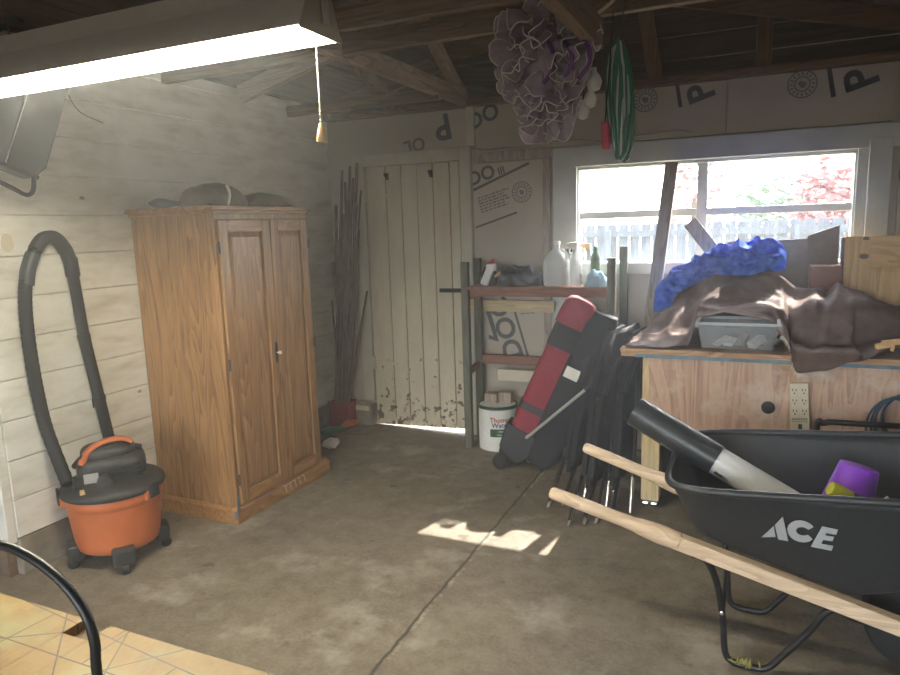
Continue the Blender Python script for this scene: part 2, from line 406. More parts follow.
# roof
sl = .256
def roofz(x): return 2.99 - sl*abs(x+.9)
for sgn, nm in ((-1, 'ceiling'), (1, 'ceiling_east')):
    b = B()
    x = -.9; 
    for i in range(16):
        xa = -.9 + sgn*i*.235; xb = -.9 + sgn*(i+1)*.235
        if sgn < 0 and xb < -4.7: break
        if sgn > 0 and xb > 1.5: break
        b.prism([(xa, -3.1, roofz(xa)), (xb-sgn*.008, -3.1, roofz(xb)), (xb-sgn*.008, -3.1, roofz(xb)+.03), (xa, -3.1, roofz(xa)+.03)], (0, 7.9, 0))
    xa, xb = -.9, (-4.72 if sgn < 0 else 1.45)
    b.prism([(xa, -3.1, roofz(xa)+.03), (xb, -3.1, roofz(xb)+.03), (xb, -3.1, roofz(xb)+.05), (xa, -3.1, roofz(xa)+.05)], (0, 7.9, 0))
    struct(b.build(nm, 'deck', smooth=False))
for y in (4.46, 3.55, 1.2, .2, -.9, -2.0):
    for sgn in (-1, 1):
        xe = -3.0 if sgn < 0 else 1.2
        r = B().beam((-.9, y, roofz(-.9)-.06), (xe, y, roofz(xe)-.06), .045, .105, up=(0, 0, 1)).build('rafter', 'rafter', smooth=False); struct(r)
# wall plates, ties, joists and webs
struct(B().bx(-3.0, 1.2, 4.44, 4.53, 2.335, 2.375).build('beam_plate', 'rafter', smooth=False))
def beam(nm, p, q, w, h, mt_='rafter', up=(0, 0, 1)): return struct(B().beam(p, q, w, h, up).build(nm, mt_, smooth=False, bevel=.003))
beam('tie_beam', (-3.0, 2.57, 2.395), (1.2, 2.57, 2.395), .042, .09)
beam('tie_beam', (-3.0, 2.93, 2.395), (1.2, 2.93, 2.395), .042, .09)
beam('tie_beam', (-3.0, 4.03, 2.35), (-1.84, 4.03, 2.35), .045, .07)
beam('joist_beam', (-1.86, 2.2, 2.39), (-1.86, 4.47, 2.39), .055, .10, 'rafter_y')
beam('joist_beam', (-.535, .2, 2.172), (-.535, 2.5, 2.172), .045, .10, 'rafter_y')
beam('web_beam', (-1.86, 4.43, 2.40), (-1.70, 3.35, 2.74), .05, .09, 'rafter_y')
beam('web_beam', (-2.36, 4.40, 2.36), (-2.40, 3.95, 2.60), .05, .08, 'rafter_y')
beam('stud_beam', (0, 4.52, 2.37), (0, 4.52, 2.68), .085, .04, 'rafter_z', (0, 1, 0))
beam('stud_beam', (-.60, 4.52, 2.37), (-.68, 4.52, 2.84), .085, .04, 'rafter_z', (0, 1, 0))
beam('web_beam', (.70, 4.05, 2.36), (.86, 3.5, 2.52), .05, .10, 'rafter_y')

# door
d = thing('door_1', (-2.31, 4.50, 0), 'white painted plank door', 'door'); del d['category'], d['label']; struct(d)
b = B(); xs = [-2.686, -2.585, -2.425, -2.30, -2.175, -2.045, -1.924]
xs = [px_ for px_ in (-2.688, -2.515, -2.387, -2.258, -2.130, -1.999, -1.922)]
for i in range(6):
    zb0, zb1 = lerp(.006, .034, i/6), lerp(.006, .034, (i+1)/6)
    x0, x1 = xs[i]+.0035, xs[i+1]-.0035
    b.prism([(x0, 4.49, zb0), (x1, 4.49, zb1), (x1, 4.49, 1.978), (x0, 4.49, 1.978)], (0, .03, 0))
b.bx(-2.688, -1.922, 4.512, 4.53, .055, 1.978)
b.bx(-2.70, -1.915, 4.522, 4.56, 1.955, 1.992).bx(-2.702, -2.675, 4.522, 4.56, .02, 1.99).bx(-1.935, -1.91, 4.522, 4.56, .05, 1.99)
b.build('plank_panel', 'doorpaint', d, smooth=False, bevel=.004)
for x0, x1, z0, z1 in ((-2.786, -2.695, .192, 2.072), (-1.916, -1.834, .0, 2.072), (-2.695, -1.916, 1.983, 2.072)):
    B().bx(x0, x1, 4.478, 4.53, z0, z1).build('door_frame', 'cream', d, smooth=False, bevel=.003)
for zc in (.50, 1.77):
    h = B().prism([(-2.675, 4.484, zc-.02), (-2.48, 4.484, zc-.008), (-2.48, 4.484, zc+.008), (-2.675, 4.484, zc+.02)], (0, .005, 0)).bx(-2.70, -2.668, 4.476, 4.485, zc-.05, zc+.05)
    h.tube([(-2.686, 4.476, zc-.05), (-2.686, 4.476, zc+.05)], .008).build('strap_hinge', 'doorpaint', d, smooth=False)
for hx in (-2.50, -2.14):
    B().bx(hx-.012, hx+.012, 4.484, 4.49, 1.88, 1.93).tube(spline([(hx, 4.486, 1.92), (hx, 4.455, 1.905), (hx, 4.45, 1.93)], 4), .006).build('coat_hook', 'black', d, smooth=False)
lt = B().bx(-2.10, -1.93, 4.478, 4.49, 1.055, 1.085).tube([(-2.09, 4.468, 1.07), (-1.90, 4.468, 1.07)], .009).bx(-2.0, -1.975, 4.455, 4.47, 1.06, 1.08)
lt.build('sliding_bolt', 'blackgloss', d, smooth=False)
# window
w = thing('window_1', (-.29, 4.5, 1.26), '', 'window'); del w['category'], w['label']; struct(w)
fr = B().bx(-1.085, .50, 4.50, 4.592, 1.235, 1.268).bx(-1.085, .50, 4.50, 4.592, 1.865, 1.90).bx(-1.11, -1.075, 4.50, 4.592, 1.235, 1.9).bx(.49, .53, 4.50, 4.592, 1.235, 1.9)
fr.build('window_frame', 'white_trim', w, smooth=False, bevel=.003)
B().bx(-.345, -.285, 4.535, 4.585, 1.268, 1.865).bx(-1.075, -.345, 4.54, 4.58, 1.548, 1.592).bx(-.285, .49, 4.54, 4.58, 1.548, 1.592).build('muntin_bars', 'white_trim', w, smooth=False, bevel=.003)
for x0, x1 in ((-1.075, -.345), (-.285, .49)):
    for z0, z1 in ((1.268, 1.548), (1.592, 1.865)):
        B().bx(x0, x1, 4.559, 4.562, z0, z1).build('pane', 'glass', w, smooth=False)
# trims about the window
for n_, (x0, x1, y0, y1, z0, z1) in enumerate([(-1.244, .70, 4.47, 4.53, 1.885, 2.012), (-1.244, -1.085, 4.475, 4.53, .2, 1.885), (.50, .552, 4.485, 4.53, .9, 1.885), (.552, .66, 4.45, 4.53, .9, 1.93), (-1.085, .50, 4.46, 4.53, 1.19, 1.262), (-1.86, -1.80, 4.485, 4.53, 2.075, 2.335), (-1.80, -1.244, 4.46, 4.53, 1.955, 2.02), (.70, 1.2, 4.47, 4.53, 1.90, 2.02), (-1.32, -1.27, 4.50, 4.53, .3, 1.95)]):
    struct(B().bx(x0, x1, y0, y1, z0, z1).build('trim_%d' % (n_+6), ['white_trim', 'white_trim', 'white_trim', 'white_trim', 'white_trim', 'cream', 'greywood', 'white_trim', 'greywood'][n_], smooth=False, bevel=.003))

# foam insulation boards nailed between the framing
def board(parts, loc, label, grp=None):
    t = thing('insulation_board', loc, label, 'insulation board')
    b = B()
    for x0, x1, y0, y1, z0, z1 in parts: b.bx(x0, x1, y0, y1, z0, z1)
    b.build('foam_panel', 'foam', t, smooth=False); return t
def seal(c, r, parent, wd=V((1, 0, 0))):
    b = B(); n = 28; c = V(c)
    for ra, rb in ((r, r*.9), (r*.55, r*.45)):
        ps = []
        for k in range(n+1):
            a = 2*PI*k/n; ps.append((c+V((math.cos(a)*ra, 0, math.sin(a)*ra)), c+V((math.cos(a)*rb, 0, math.sin(a)*rb))))
        for k in range(n):
            b.add([ps[k][0], ps[k][1], ps[k+1][1], ps[k+1][0]], [(0, 1, 2, 3)])
    for k in range(16):
        a = 2*PI*k/16; b.beam(c+V((math.cos(a)*r*.62, 0, math.sin(a)*r*.62)), c+V((math.cos(a)*r*.84, 0, math.sin(a)*r*.84)), r*.12, .0008, up=(0, 1, 0))
    b.prism([c+V((r*.3*math.cos(a), 0, r*.3*math.sin(a))) for a in (.3, 2.2, 3.0, 4.6, 5.5)], (0, .0006, 0))
    return b.build('printed_seal', 'inksoft', parent, smooth=False)
def bar(p, q, w, parent, mt_='ink'): return B().beam(p, q, w, .0008, up=(0, 1, 0)).build('printed_bar', mt_, parent, smooth=False)
def small_print(c, ang, wd, n, parent, h=.012, gap=.02):
    b = B(); u = V((math.cos(ang), 0, math.sin(ang))); p = V((-math.sin(ang), 0, math.cos(ang)))
    for k in range(n):
        o = V(c) - p*k*gap; L = wd*(1 - .25*((k*37 % 10)/10)); x = 0
        while x < L:
            l_ = .010 + .03*R0.random(); b.beam(o+u*x, o+u*min(x+l_, L), h, .0008, up=(0, 1, 0)); x += l_+.008
    return b.build('small_print', 'inksoft', parent, smooth=False)
A = math.radians(107)
t = board([(-2.985, -1.866, 4.502, 4.528, 2.076, 2.33), (-2.985, -2.79, 4.502, 4.528, .192, 2.076)], (-2.4, 4.51, 2.07), 'tan foam board above the plank door')
text('P', .24, 'ink', t, wallmtx((-2.04, 4.5012, 2.225), math.radians(190)))
text('OL', .13, 'inksoft', t, wallmtx((-2.27, 4.5012, 2.115), math.radians(190)))
t = board([(-1.795, -.19, 4.502, 4.528, 2.022, 2.33)], (-1.0, 4.51, 2.03), 'tan foam board above the window, behind the hanging netting')
text('DO', .15, 'ink', t, wallmtx((-1.735, 4.5012, 2.26), math.radians(20)))
text('P', .21, 'ink', t, wallmtx((-.33, 4.5012, 2.275), A)); bar((-.475, 4.5012, 2.34), (-.45, 4.5012, 2.20), .022, t); seal((-.66, 4.5010, 2.265), .075, t)
t = board([(-.185, .655, 4.498, 4.528, 2.022, 2.33)], (.2, 4.51, 2.03), 'tan foam board above the window with a clear round printed seal')
text('P', .225, 'ink', t, wallmtx((.50, 4.4972, 2.262), A)); bar((.335, 4.4972, 2.33), (.365, 4.4972, 2.175), .024, t); seal((.205, 4.4972, 2.262), .078, t)
t = board([(-1.83, -1.325, 4.522, 4.528, 1.03, 1.95)], (-1.58, 4.52, 1.03), 'printed tan foam board between door frame and window, above the shelf')
text('DO', .13, 'ink', t, wallmtx((-1.765, 4.5212, 1.87), math.radians(17)))
text('III', .07, 'ink', t, wallmtx((-1.62, 4.5212, 1.895), math.radians(17)))
bar((-1.83, 4.5212, 1.775), (-1.42, 4.5212, 1.935), .018, t); bar((-1.82, 4.5212, 1.515), (-1.51, 4.5212, 1.61), .013, t)
small_print((-1.80, 4.5212, 1.715), math.radians(15), .24, 6, t); seal((-1.475, 4.5212, 1.745), .072, t)
t = board([(-1.83, -1.25, 4.518, 4.528, .2, 1.0)], (-1.5, 4.52, .2), 'tan foam board under the shelf with large lettering running up it')
text('DOC', .20, 'ink', t, wallmtx((-1.60, 4.5172, .80), A)); bar((-1.56, 4.5172, 1.0), (-1.43, 4.5172, .56), .016, t); bar((-1.27, 4.5172, 1.0), (-1.22, 4.5172, .80), .014, t)
B().prism([(-1.78, 4.517, 1.0), (-1.74, 4.517, 1.0), (-1.66, 4.517, .70), (-1.74, 4.517, .72), (-1.735, 4.517, .75), (-1.70, 4.517, .735)], (0, .0008, 0)).build('printed_diamond', 'ink', t, smooth=False)
small_print((-1.50, 4.5172, .97), A-PI/2-.2, .13, 5, t, .008, .016)
t = board([(.705, 1.2, 4.502, 4.528, 1.0, 1.89)], (.95, 4.51, 1.0), 'grey tan foam board beside the tall white window post')
seal((.775, 4.5012, 1.735), .075, t)
t = board([(.705, 1.2, 4.502, 4.528, 2.025, 2.33)], (.95, 4.51, 2.03), 'narrow tan foam board at the top corner past the lettered one')
# thin cable stapled over the window header
cab = [(x, 4.452, 2.045 + .012*math.sin(x*9) + .006*math.sin(x*23)) for x in [-1.82+.06*i for i in range(25)]]
tag(B().tube(cab, .005, 6).build('wall_cable', 'greywood', base=cab[0]), 'thin grey cable stapled along the wall above the window', 'cable')

# ---------------------------------------------------------------- outdoors
f = thing('picket_fence', (0, 9.9, 0), 'weathered grey picket fence outside the window', 'fence')
b = B(); x = -7.5
while x < 6.5:
    b.prism([(x, 10, -.03), (x+.135, 10, -.03), (x+.135, 10, 1.455), (x+.115, 10, 1.48), (x+.02, 10, 1.48), (x, 10, 1.455)], (0, .02, 0)); x += .158
b.build('pickets', 'fence', f, smooth=False)
for zz in (.35, 1.30): B().bx(-7.5, 6.5, 9.95, 10.0, zz, zz+.09).build('fence_rail', 'fence', f, smooth=False)
for k in range(6): B().bx(-6.9+2.45*k, -6.8+2.45*k, 9.86, 9.95, -.03, 1.4).build('fence_post', 'fence', f, smooth=False)
def tree(loc, h, r, leaf, label, n=900, name='tree'):
    t = thing(name, loc, label, 'tree'); x, y, z = loc
    B().tube([(x, y, z), (x+.05, y, z+h*.35), (x, y, z+h*.7)], [.11, .09, .04], 8).build('trunk', 'bark', t)
    b = B()
    for k in range(n):
        u = V((R0.gauss(0, 1), R0.gauss(0, 1), R0.gauss(0, 1))).normalized(); rr = r*(.45+.6*R0.random())
        c = V((x, y, z+h*.68)) + V((u.x*rr, u.y*rr, u.z*rr*h*.36/r)); a, bb, _ = frame(V((R0.gauss(0, 1), R0.gauss(0, 1), R0.gauss(0, 1)+.01)))
        s = .05+.06*R0.random(); b.add([c-a*s, c-bb*s*.5, c+a*s, c+bb*s*.5], [(0, 1, 2, 3)])
    b.build('crown', leaf, t, smooth=False)
tree((-1.0, 12.5, -.03), 2.75, .48, 'redleaf', 'sparse russet tree seen beside the middle window bar', 300)
tree((.40, 15.5, -.03), 2.25, .95, 'leaf', 'low green tree beyond the fence, between the russet and the red trees')
tree((1.05, 12.6, -.03), 2.35, .60, 'redleaf', 'red leaved tree beyond the fence at the end of the window', 1100)
h = thing('neighbour_house', (-5.9, 17, -.03), 'white sided house beyond the fence behind the upper window pane', 'house')
b = B().bx(-8.0, -3.75, 16, 20, -.03, 2.9); b.prism([(-8.0, 16, 2.9), (-3.75, 16, 2.9), (-5.9, 16, 4.0)], (0, 4, 0)); b.build('siding_wall', 'siding', h, smooth=False)
for s_ in (-1, 1): B().prism([(-5.9, 15.8, 4.05), (-5.9+s_*2.35, 15.8, 2.82), (-5.9+s_*2.35, 15.8, 2.92), (-5.9, 15.8, 4.16)], (0, 4.4, 0)).build('roof', 'shingle', h, smooth=False)
B().bx(-4.7, -4.15, 15.97, 16.0, 1.6, 2.3).build('house_window', 'ink', h, smooth=False)
# ============================================================ SHOP LIGHT
LX0, LX1, LY0, LY1, LZ = -2.115, -.885, 1.248, 1.405, 1.955
t = thing('shop_light', ((LX0+LX1)/2, (LY0+LY1)/2, LZ), 'long fluorescent shop light hanging over the floor, lit', 'shop light')
prof = [(LY0, LZ), (LY0+.035, LZ+.072), (LY1-.035, LZ+.072), (LY1, LZ)]
b = B()
for (ya, za), (yb, zb) in zip(prof[:-1], prof[1:]): b.add([(LX0, ya, za+.003), (LX1, ya, za+.003), (LX1, yb, zb+.003), (LX0, yb, zb+.003)], [(0, 1, 2, 3)])
b.bx(LX0+.02, LX1-.12, LY0+.05, LY1-.05, LZ+.076, LZ+.125)
b.build('housing', 'taupe', t, smooth=False, solid=.0015)
b = B()
for (ya, za), (yb, zb) in zip(prof[:-1], prof[1:]): b.add([(LX0+.003, ya, za), (LX1-.003, ya, za), (LX1-.003, yb, zb), (LX0+.003, yb, zb)], [(0, 1, 2, 3)])
b.build('reflector', 'reflector', t, smooth=False)
for xx in (LX0, LX1-.004):
    B().prism([(xx, LY0-.002, LZ-.004), (xx, LY0+.033, LZ+.08), (xx, LY1-.033, LZ+.08), (xx, LY1+.002, LZ-.004)], (.004, 0, 0)).build('end_cap', 'taupe', t, smooth=False)
B().bx(LX1+.004, LX1+.007, 1.325, 1.348, LZ+.02, LZ+.075).build('end_bracket', 'alu', t, smooth=False)
YC = (LY0+LY1)/2
B().tube([(LX0+.035, YC, LZ+.034), (LX1-.035, YC, LZ+.034)], .013, 14).build('fluorescent_tube', 'tube', t)
for xx in (LX0+.004, LX1-.036): B().bx(xx, xx+.032, YC-.014, YC+.014, LZ+.015, LZ+.07).build('tube_socket', 'white', t, smooth=False)
cp = V((LX1-.03, YC+.02, LZ+.07)); b = B(); bb = V((LX1-.03, YC+.02, 1.765))
b.tube([cp, bb], .0011, 6)
z_ = LZ
while z_ > 1.768: b.ell((cp.x, cp.y, z_), (.0028, .0028, .0028), 8, 6); z_ -= .0066
b.build('pull_chain', 'beadchain', t)
B().lathe((cp.x, cp.y, 1.728), [(.0, 0), (.011, .002), (.0125, .008), (.008, .03), (.0045, .042), (0, .044)], 14).build('pull_knob', 'amberwood', t)
for xx in (LX0+.2, LX1-.10): B().tube([(xx, YC, LZ+.12), (xx, YC, 2.80)], .0025, 6).build('hanger_chain', 'chrome', t)
B().bx(LX1-.06, LX1-.015, YC-.06, YC+.06, LZ+.076, LZ+.115).build('wood_block', 'pine_x', t, smooth=False)

# ============================================================ WARDROBE
XF = -2.459
t = thing('wardrobe', (-2.72, 3.04, 0), 'tall two door oak wardrobe standing against the white board wall', 'wardrobe')
B().bx(-3.02, XF-.02, 2.632, 3.40, .085, 1.635).build('body', 'oak', t, smooth=False, bevel=.002)
b = B().bx(-3.025, XF+.01, 2.618, 3.475, 0, .075); b.prism([(-3.025, 2.618, .075), (XF+.01, 2.618, .075), (XF-.004, 2.628, .092), (-3.025, 2.628, .092)], (0, .84, 0))
b.build('plinth', 'oak_y', t, smooth=False, bevel=.003)
B().bx(-3.028, XF+.022, 2.60, 3.425, 1.645, 1.668).bx(-3.022, XF+.010, 2.615, 3.415, 1.628, 1.645).build('top_board', 'oak_y', t, smooth=False, bevel=.004)
B().bx(XF-.02, XF-.002, 2.632, 3.40, 1.60, 1.632).bx(XF-.02, XF-.002, 2.632, 2.648, .085, 1.632).bx(XF-.02, XF-.002, 3.386, 3.40, .085, 1.632).build('face_frame', 'oak', t, smooth=False, bevel=.002)
for di, (y0, y1) in enumerate(((2.652, 3.043), (3.049, 3.384))):
    z0, z1 = .100, 1.598; st = .062
    b = B().bx(XF-.004, XF+.014, y0, y0+st, z0, z1).bx(XF-.004, XF+.014, y1-st, y1, z0, z1)
    dr = b.build('wardrobe_door', 'oak', t, smooth=False, bevel=.003)
    for za_ in (z0, z1-st): B().bx(XF-.004, XF+.0138, y0+st, y1-st, za_, za_+st).build('door_rail', 'oak_y', dr, smooth=False, bevel=.003)
    a0, a1, c0, c1 = y0+st, y1-st, z0+st, z1-st; g = .028
    b = B().add([(XF, a0, c0), (XF, a1, c0), (XF, a1, c1), (XF, a0, c1), (XF+.010, a0+g, c0+g), (XF+.010, a1-g, c0+g), (XF+.010, a1-g, c1-g), (XF+.010, a0+g, c1-g)],
                [(4, 5, 6, 7), (0, 1, 5, 4), (1, 2, 6, 5), (2, 3, 7, 6), (3, 0, 4, 7)])
    b.build('raised_panel', 'oak', dr, smooth=False)
    ye = y0 if di == 0 else y1
    for zz in (.24, .86, 1.46): B().tube([(XF+.012, ye-.004 if di == 0 else ye+.004, zz-.03), (XF+.012, ye-.004 if di == 0 else ye+.004, zz+.03)], .006, 10).build('hinge', 'black', dr)
    if di == 0:
        e = B().prism([(XF+.014, 3.022+.010*math.sin(k*PI/6), .86+.062*math.cos(k*PI/6)) for k in range(12)], (.004, 0, 0)).build('escutcheon', 'black', dr, smooth=False)
        B().lathe((XF+.018, 3.024, .86), [(.004, 0), (.004, .012), (.010, .018), (.010, .026), (0, .03)], 14, (1, 0, 0)).build('pull_knob', 'white', dr)
B().bx(XF+.010, XF+.0108, 2.622, 2.638, .075, .155).bx(XF-.012, XF+.011, 2.6172, 2.618, .03, .075).build('blue_tape', 'bluetrim', t, smooth=False)
sc = B()
for k in range(5): sc.beam((XF+.0105, 3.02+.045*k, .066-.006*(k % 2)), (XF+.0105, 3.03+.045*k, .028), .004, .0012, up=(1, 0, 0)).beam((XF+.0105, 3.0+.045*k, .074), (XF+.0105, 3.04+.04*k, .070), .004, .0012, up=(1, 0, 0))
sc.build('white_scuffs', 'paper', t, smooth=False)
# bundles on top
def lumps(u, q, amp, f=6, seed=0):
    return q*(1 + amp*(noise.noise(u*f*.5+V((seed, 0, 0)))+.5*noise.noise(u*f+V((0, seed, 0)))))
def half(u, q):
    return V((q.x, q.y, max(q.z, 0)))
c = V((-2.66, 2.86, 1.670))
t = thing('cloth_bundle', c, 'rounded grey brown bundle on the wardrobe top, tallest of the things there', 'bundle')
B().ell(c, (.17, .20, .125), 30, 16, fn=lambda u, q: half(u, lumps(u, q, .10, 4, 3))).build('bundle', 'brownbag', t, sub=1)
B().tube(spline([c+V((.17, -.08, .004)), c+V((.170, -.06, .06)), c+V((.13, -.03, .105))], 5), .008).build('strap_end', 'paper', t)
c = V((-2.66, 3.26, 1.670))
tag(B().ell(c, (.19, .21, .085), 30, 16, fn=lambda u, q: half(u, lumps(u, q, .16, 5, 9))).build('folded_cloth', 'brownbag', base=c, sub=1), 'low folded brown cloth on the wardrobe top beside the rounded bundle', 'cloth')
t = thing('black_club', (-2.75, 2.66, 1.67), 'black club shaped handle lying on the wardrobe edge', 'tool handle')
pa, pb = V((-2.885, 2.64, 1.696)), V((-2.62, 2.70, 1.684))
B().tube([lerp(pa, pb, k/10) for k in range(11)], [.006, .022, .028, .027, .022, .016, .013, .011, .010, .010, .009], 14).build('grip', 'black', t)
B().tube([pb, pb+(pb-pa)*.35], .007, 8).build('shaft', 'blackgloss', t)

# ============================================================ WET DRY VACUUM
VC = V((-2.755, 2.14, 0))
t = thing('shop_vacuum', VC, 'orange wet and dry vacuum with black lid on casters', 'vacuum cleaner')
def vc(x, y, z): return VC + V((x, y, z))
b = B().lathe(vc(0, 0, .085), [(.165, 0), (.178, .008), (.186, .04), (.206, .215), (.209, .224), (.215, .23), (.219, .272), (.212, .282), (.200, .282)], 44)
tank = b.build('tank', 'orange', t, sharp=50)
vdir = V((.78, -.62, 0)).normalized(); vsd = V((.62, .78, 0)).normalized()   # towards the room's middle, and across
for sgn in (1, -1):
    dl = (vsd*sgn + vdir*(.95 if sgn > 0 else .1)).normalized(); o = vc(0, 0, .345) + dl*.217; tl = V((-dl.y, dl.x, 0))
    B().beam(o - tl*.045, o + tl*.045, .022, .05).build('latch_bracket', 'orange', t, smooth=False, bevel=.005)
    B().beam(o + dl*.014 - tl*.03 + V((0, 0, .016)), o + dl*.014 + tl*.03 + V((0, 0, .016)), .012, .07).build('latch', 'black', t, smooth=False, bevel=.004)
b = B().lathe(vc(0, 0, .362), [(.196, -.004), (.226, -.004), (.231, .006), (.229, .020), (.215, .034), (.175, .054), (.12, .066), (0, .069)], 44); b.build('lid', 'dirtyblack', t, sharp=50)
hc = vc(-.02, .02, .452)
Rz = Matrix.Rotation(math.atan2(vsd.y, vsd.x), 3, 'Z')
p_ = lambda a, e: math.copysign(abs(a)**e, a)
def boxy(rx, ry, rz, e=.55):
    return lambda u, q: V((rx*p_(u.x, e), ry*p_(u.y, e), rz*p_(u.z, e)))
head = B().ell(hc, (1, 1, 1), 40, 22, rot=Rz, fn=boxy(.150, .115, .075)).build('motor_head', 'dirtyblack', t, sharp=60)
B().ell(hc+V((0, 0, .078)) + Rz @ V((-.01, 0, 0)), (1, 1, 1), 36, 18, rot=Rz, fn=boxy(.118, .09, .040, .7)).build('head_top', 'dirtyblack', head, sharp=60)
vn = B()
for r_ in range(3):
    for k in range(9):
        p = hc + Rz @ V((-.005+.015*k, -.1125, -.030+.022*r_)); vn.beam(p, p + Rz @ V((.010, .0, .006)), .012, .012)
vn.build('vent_slots', 'black', head, smooth=False)
hp = spline([hc + Rz @ V(p) for p in ((-.125, -.075, .045), (-.095, -.06, .100), (-.03, -.05, .135), (.05, -.045, .140), (.095, -.04, .115))], 6)
b = B()
for p, q in zip(hp[:-1], hp[1:]): b.beam(p, q + (q-p)*.1, .036, .018)
b.build('carry_handle', 'orange', t, smooth=False, bevel=.004)
B().tube(spline([hc + Rz @ V(p) for p in ((-.155, -.02, .03), (-.10, -.06, .085), (.03, -.05, .105), (.13, .0, .07))], 5), .014, 10).build('cord_wrap', 'black', t)
port = vc(0, 0, .415) - vsd*.155 + vdir*.06
B().lathe(port, [(.038, -.03), (.038, .02), (.030, .024), (.030, .0)], 20, (vdir*.4 - vsd + V((0, 0, .35)))).build('hose_port', 'dirtyblack', t)
B().tube([vc(0, 0, .425) + vdir*.115 - vsd*.03, vc(0, 0, .425) + vdir*.165 - vsd*.03], [.036, .034], 18).build('exhaust_port', 'dirtyblack', t)
B().beam(vc(0, 0, .45)-vsd*.115+vdir*.115, vc(0, 0, .45)-vsd*.055+vdir*.115, .004, .045).build('grey_plate', 'alu', t, smooth=False)
q = vc(0, 0, .4045) - vsd*.10 + vdir*.155
B().beam(q-vsd*.035, q+vsd*.035, .035, .004, up=(vdir*.35+V((0, 0, 1)))).build('yellow_label', 'amberwood', t, smooth=False)
for k in range(4):
    a = math.radians(-35+90*k); u = V((math.cos(a), math.sin(a), 0)); o = VC + u*.192
    f = B().beam(o-u*.035+V((0, 0, .085)), o+u*.03+V((0, 0, .082)), .10, .085).build('caster_foot', 'dirtyblack', t, smooth=False, bevel=.015)
    sd = V((-u.y, u.x, 0)); cc = o + u*.012 + V((0, 0, .024))
    B().lathe(cc - sd*.018, [(.010, 0), (.024, .004), (.024, .032), (.010, .036)], 18, sd).build('caster_wheel', 'black', f)
    B().tube([cc+V((0, 0, .008)), cc+V((0, 0, .055))], .012).build('caster_fork', 'blackgloss', f)
# hose hung on the wall: flexible run, elbow, two rigid tubes
XW = -2.985
pp = [port + (vdir*.3-vsd*.9+V((0, 0, .5)))*.03] + [px(x, y, X) for x, y, X in ((47, 430, XW), (36, 385, XW), (28, 335, XW), (25, 295, XW), (28, 270, XW), (35, 250, XW))]
hose = spline(pp, 14)
b = B(); rad = [.027 + (.0022 if k % 2 else 0) for k in range(len(hose))]
b.tube(hose, rad, 14).build('flexible_hose', 'rubber', t)
B().tube(spline([px(26.5, 285, XW), px(28, 270, XW), px(33, 254, XW)], 6), .0315, 14).build('hose_cuff', 'navycase', t, label='dark blue grey cuff')
B().tube(spline([px(35, 250, XW), px(43, 239, XW), px(55, 238, XW), px(65, 249, XW), px(71, 264, XW)], 8), [.031]*33, 14).build('elbow', 'black', t)
w0, w1, w2 = px(70, 258, XW), px(84, 337, XW), px(108, 434, XW)
B().tube([w0, lerp(w0, w1, .22), lerp(w0, w1, .24), w1], [.032, .032, .026, .026], 14).build('wand', 'black', t)
B().tube([lerp(w0, w1, .97), lerp(w1, w2, .05), lerp(w1, w2, 1.22)], [.0295, .0275, .027], 14).build('wand', 'black', t)
B().tube([lerp(w1, w2, .60), lerp(w1, w2, .64)], .031, 14).build('wand_clip', 'black', t)
# nail plates and marks on the boards
t = thing('wall_hook', (-3.025, 2.53, 1.05), 'small black hook screwed to the white boards behind the hose', 'hook')
hp = px(93, 402, -3.028)
B().beam(hp+V((0, 0, -.03)), hp+V((0, 0, .03)), .006, .004, up=(1, 0, 0)).tube([hp, hp+V((.03, 0, 0)), hp+V((.036, 0, .02))], .004, 6).build('hook', 'black', t, smooth=False)
hp = px(7, 243, -3.0285)
t = tag(B().prism([hp+V((0, .028*math.cos(k*PI/8), .042*math.sin(k*PI/8))) for k in range(16)], (.004, 0, 0)).build('wall_plate', 'offwhite', base=hp), 'small oval painted plate on the white boards by the hose bend', 'wall plate')
p0 = px(53, 150, -3.026)
tag(B().bx(-3.029, -3.024, p0.y-.13, p0.y+.01, p0.z-.02, p0.z+.30).build('painted_patch', 'whiteboards', base=p0, smooth=False, bevel=.001), 'thin white patch board nailed high on the wall beside the hanging case', 'board')
cw = spline([px(68, 95, -2.99), px(80, 112, -2.99), px(103, 123, -2.99)], 8)
tag(B().tube(cw, .0025, 6).build('loose_wire', 'black', base=cw[0]), 'thin black wire curling down the white boards near the lamp', 'wire')

# ============================================================ HANGING CASE
t = thing('hanging_case', px(30, 100, -2.9), 'dark slate vinyl case hanging high on the wall under the lamp', 'case')
cz = [px(72, 80, -2.9), px(47, 168, -2.9), px(36, 178, -2.9), px(-40, 150, -2.9), px(-40, 30, -2.9), px(78, 50, -2.9)]
b = B().prism([(-2.90, p.y, p.z) for p in cz], (-.09, 0, 0)); b.build('shell', 'navycase', t, smooth=False, bevel=.008)
e0, e1 = px(30, 84, -2.897), px(4, 166, -2.897); B().beam(e0, e1, .006, .008, up=(1, 0, 0)).build('seam', 'alu', t, smooth=False)
B().beam(px(-2, 162, -2.895), px(38, 178, -2.895), .016, .02, up=(1, 0, 0)).build('hem', 'black', t, smooth=False, bevel=.003)
B().tube(spline([px(34, 176, -2.89), px(33, 190, -2.89), px(27, 195, -2.89), px(12, 188, -2.89), px(-8, 178, -2.89)], 6), .010, 8).build('strap_loop', 'black', t)
tag(B().tube([V((-3.03, 2.05, 2.42)), V((-2.90, 2.05, 2.46)), V((-2.86, 2.05, 2.44))], .008).build('hanging_hook', 'blackgloss', base=(-2.97, 2.05, 2.42)), 'black steel hook above the hanging vinyl case', 'hook')

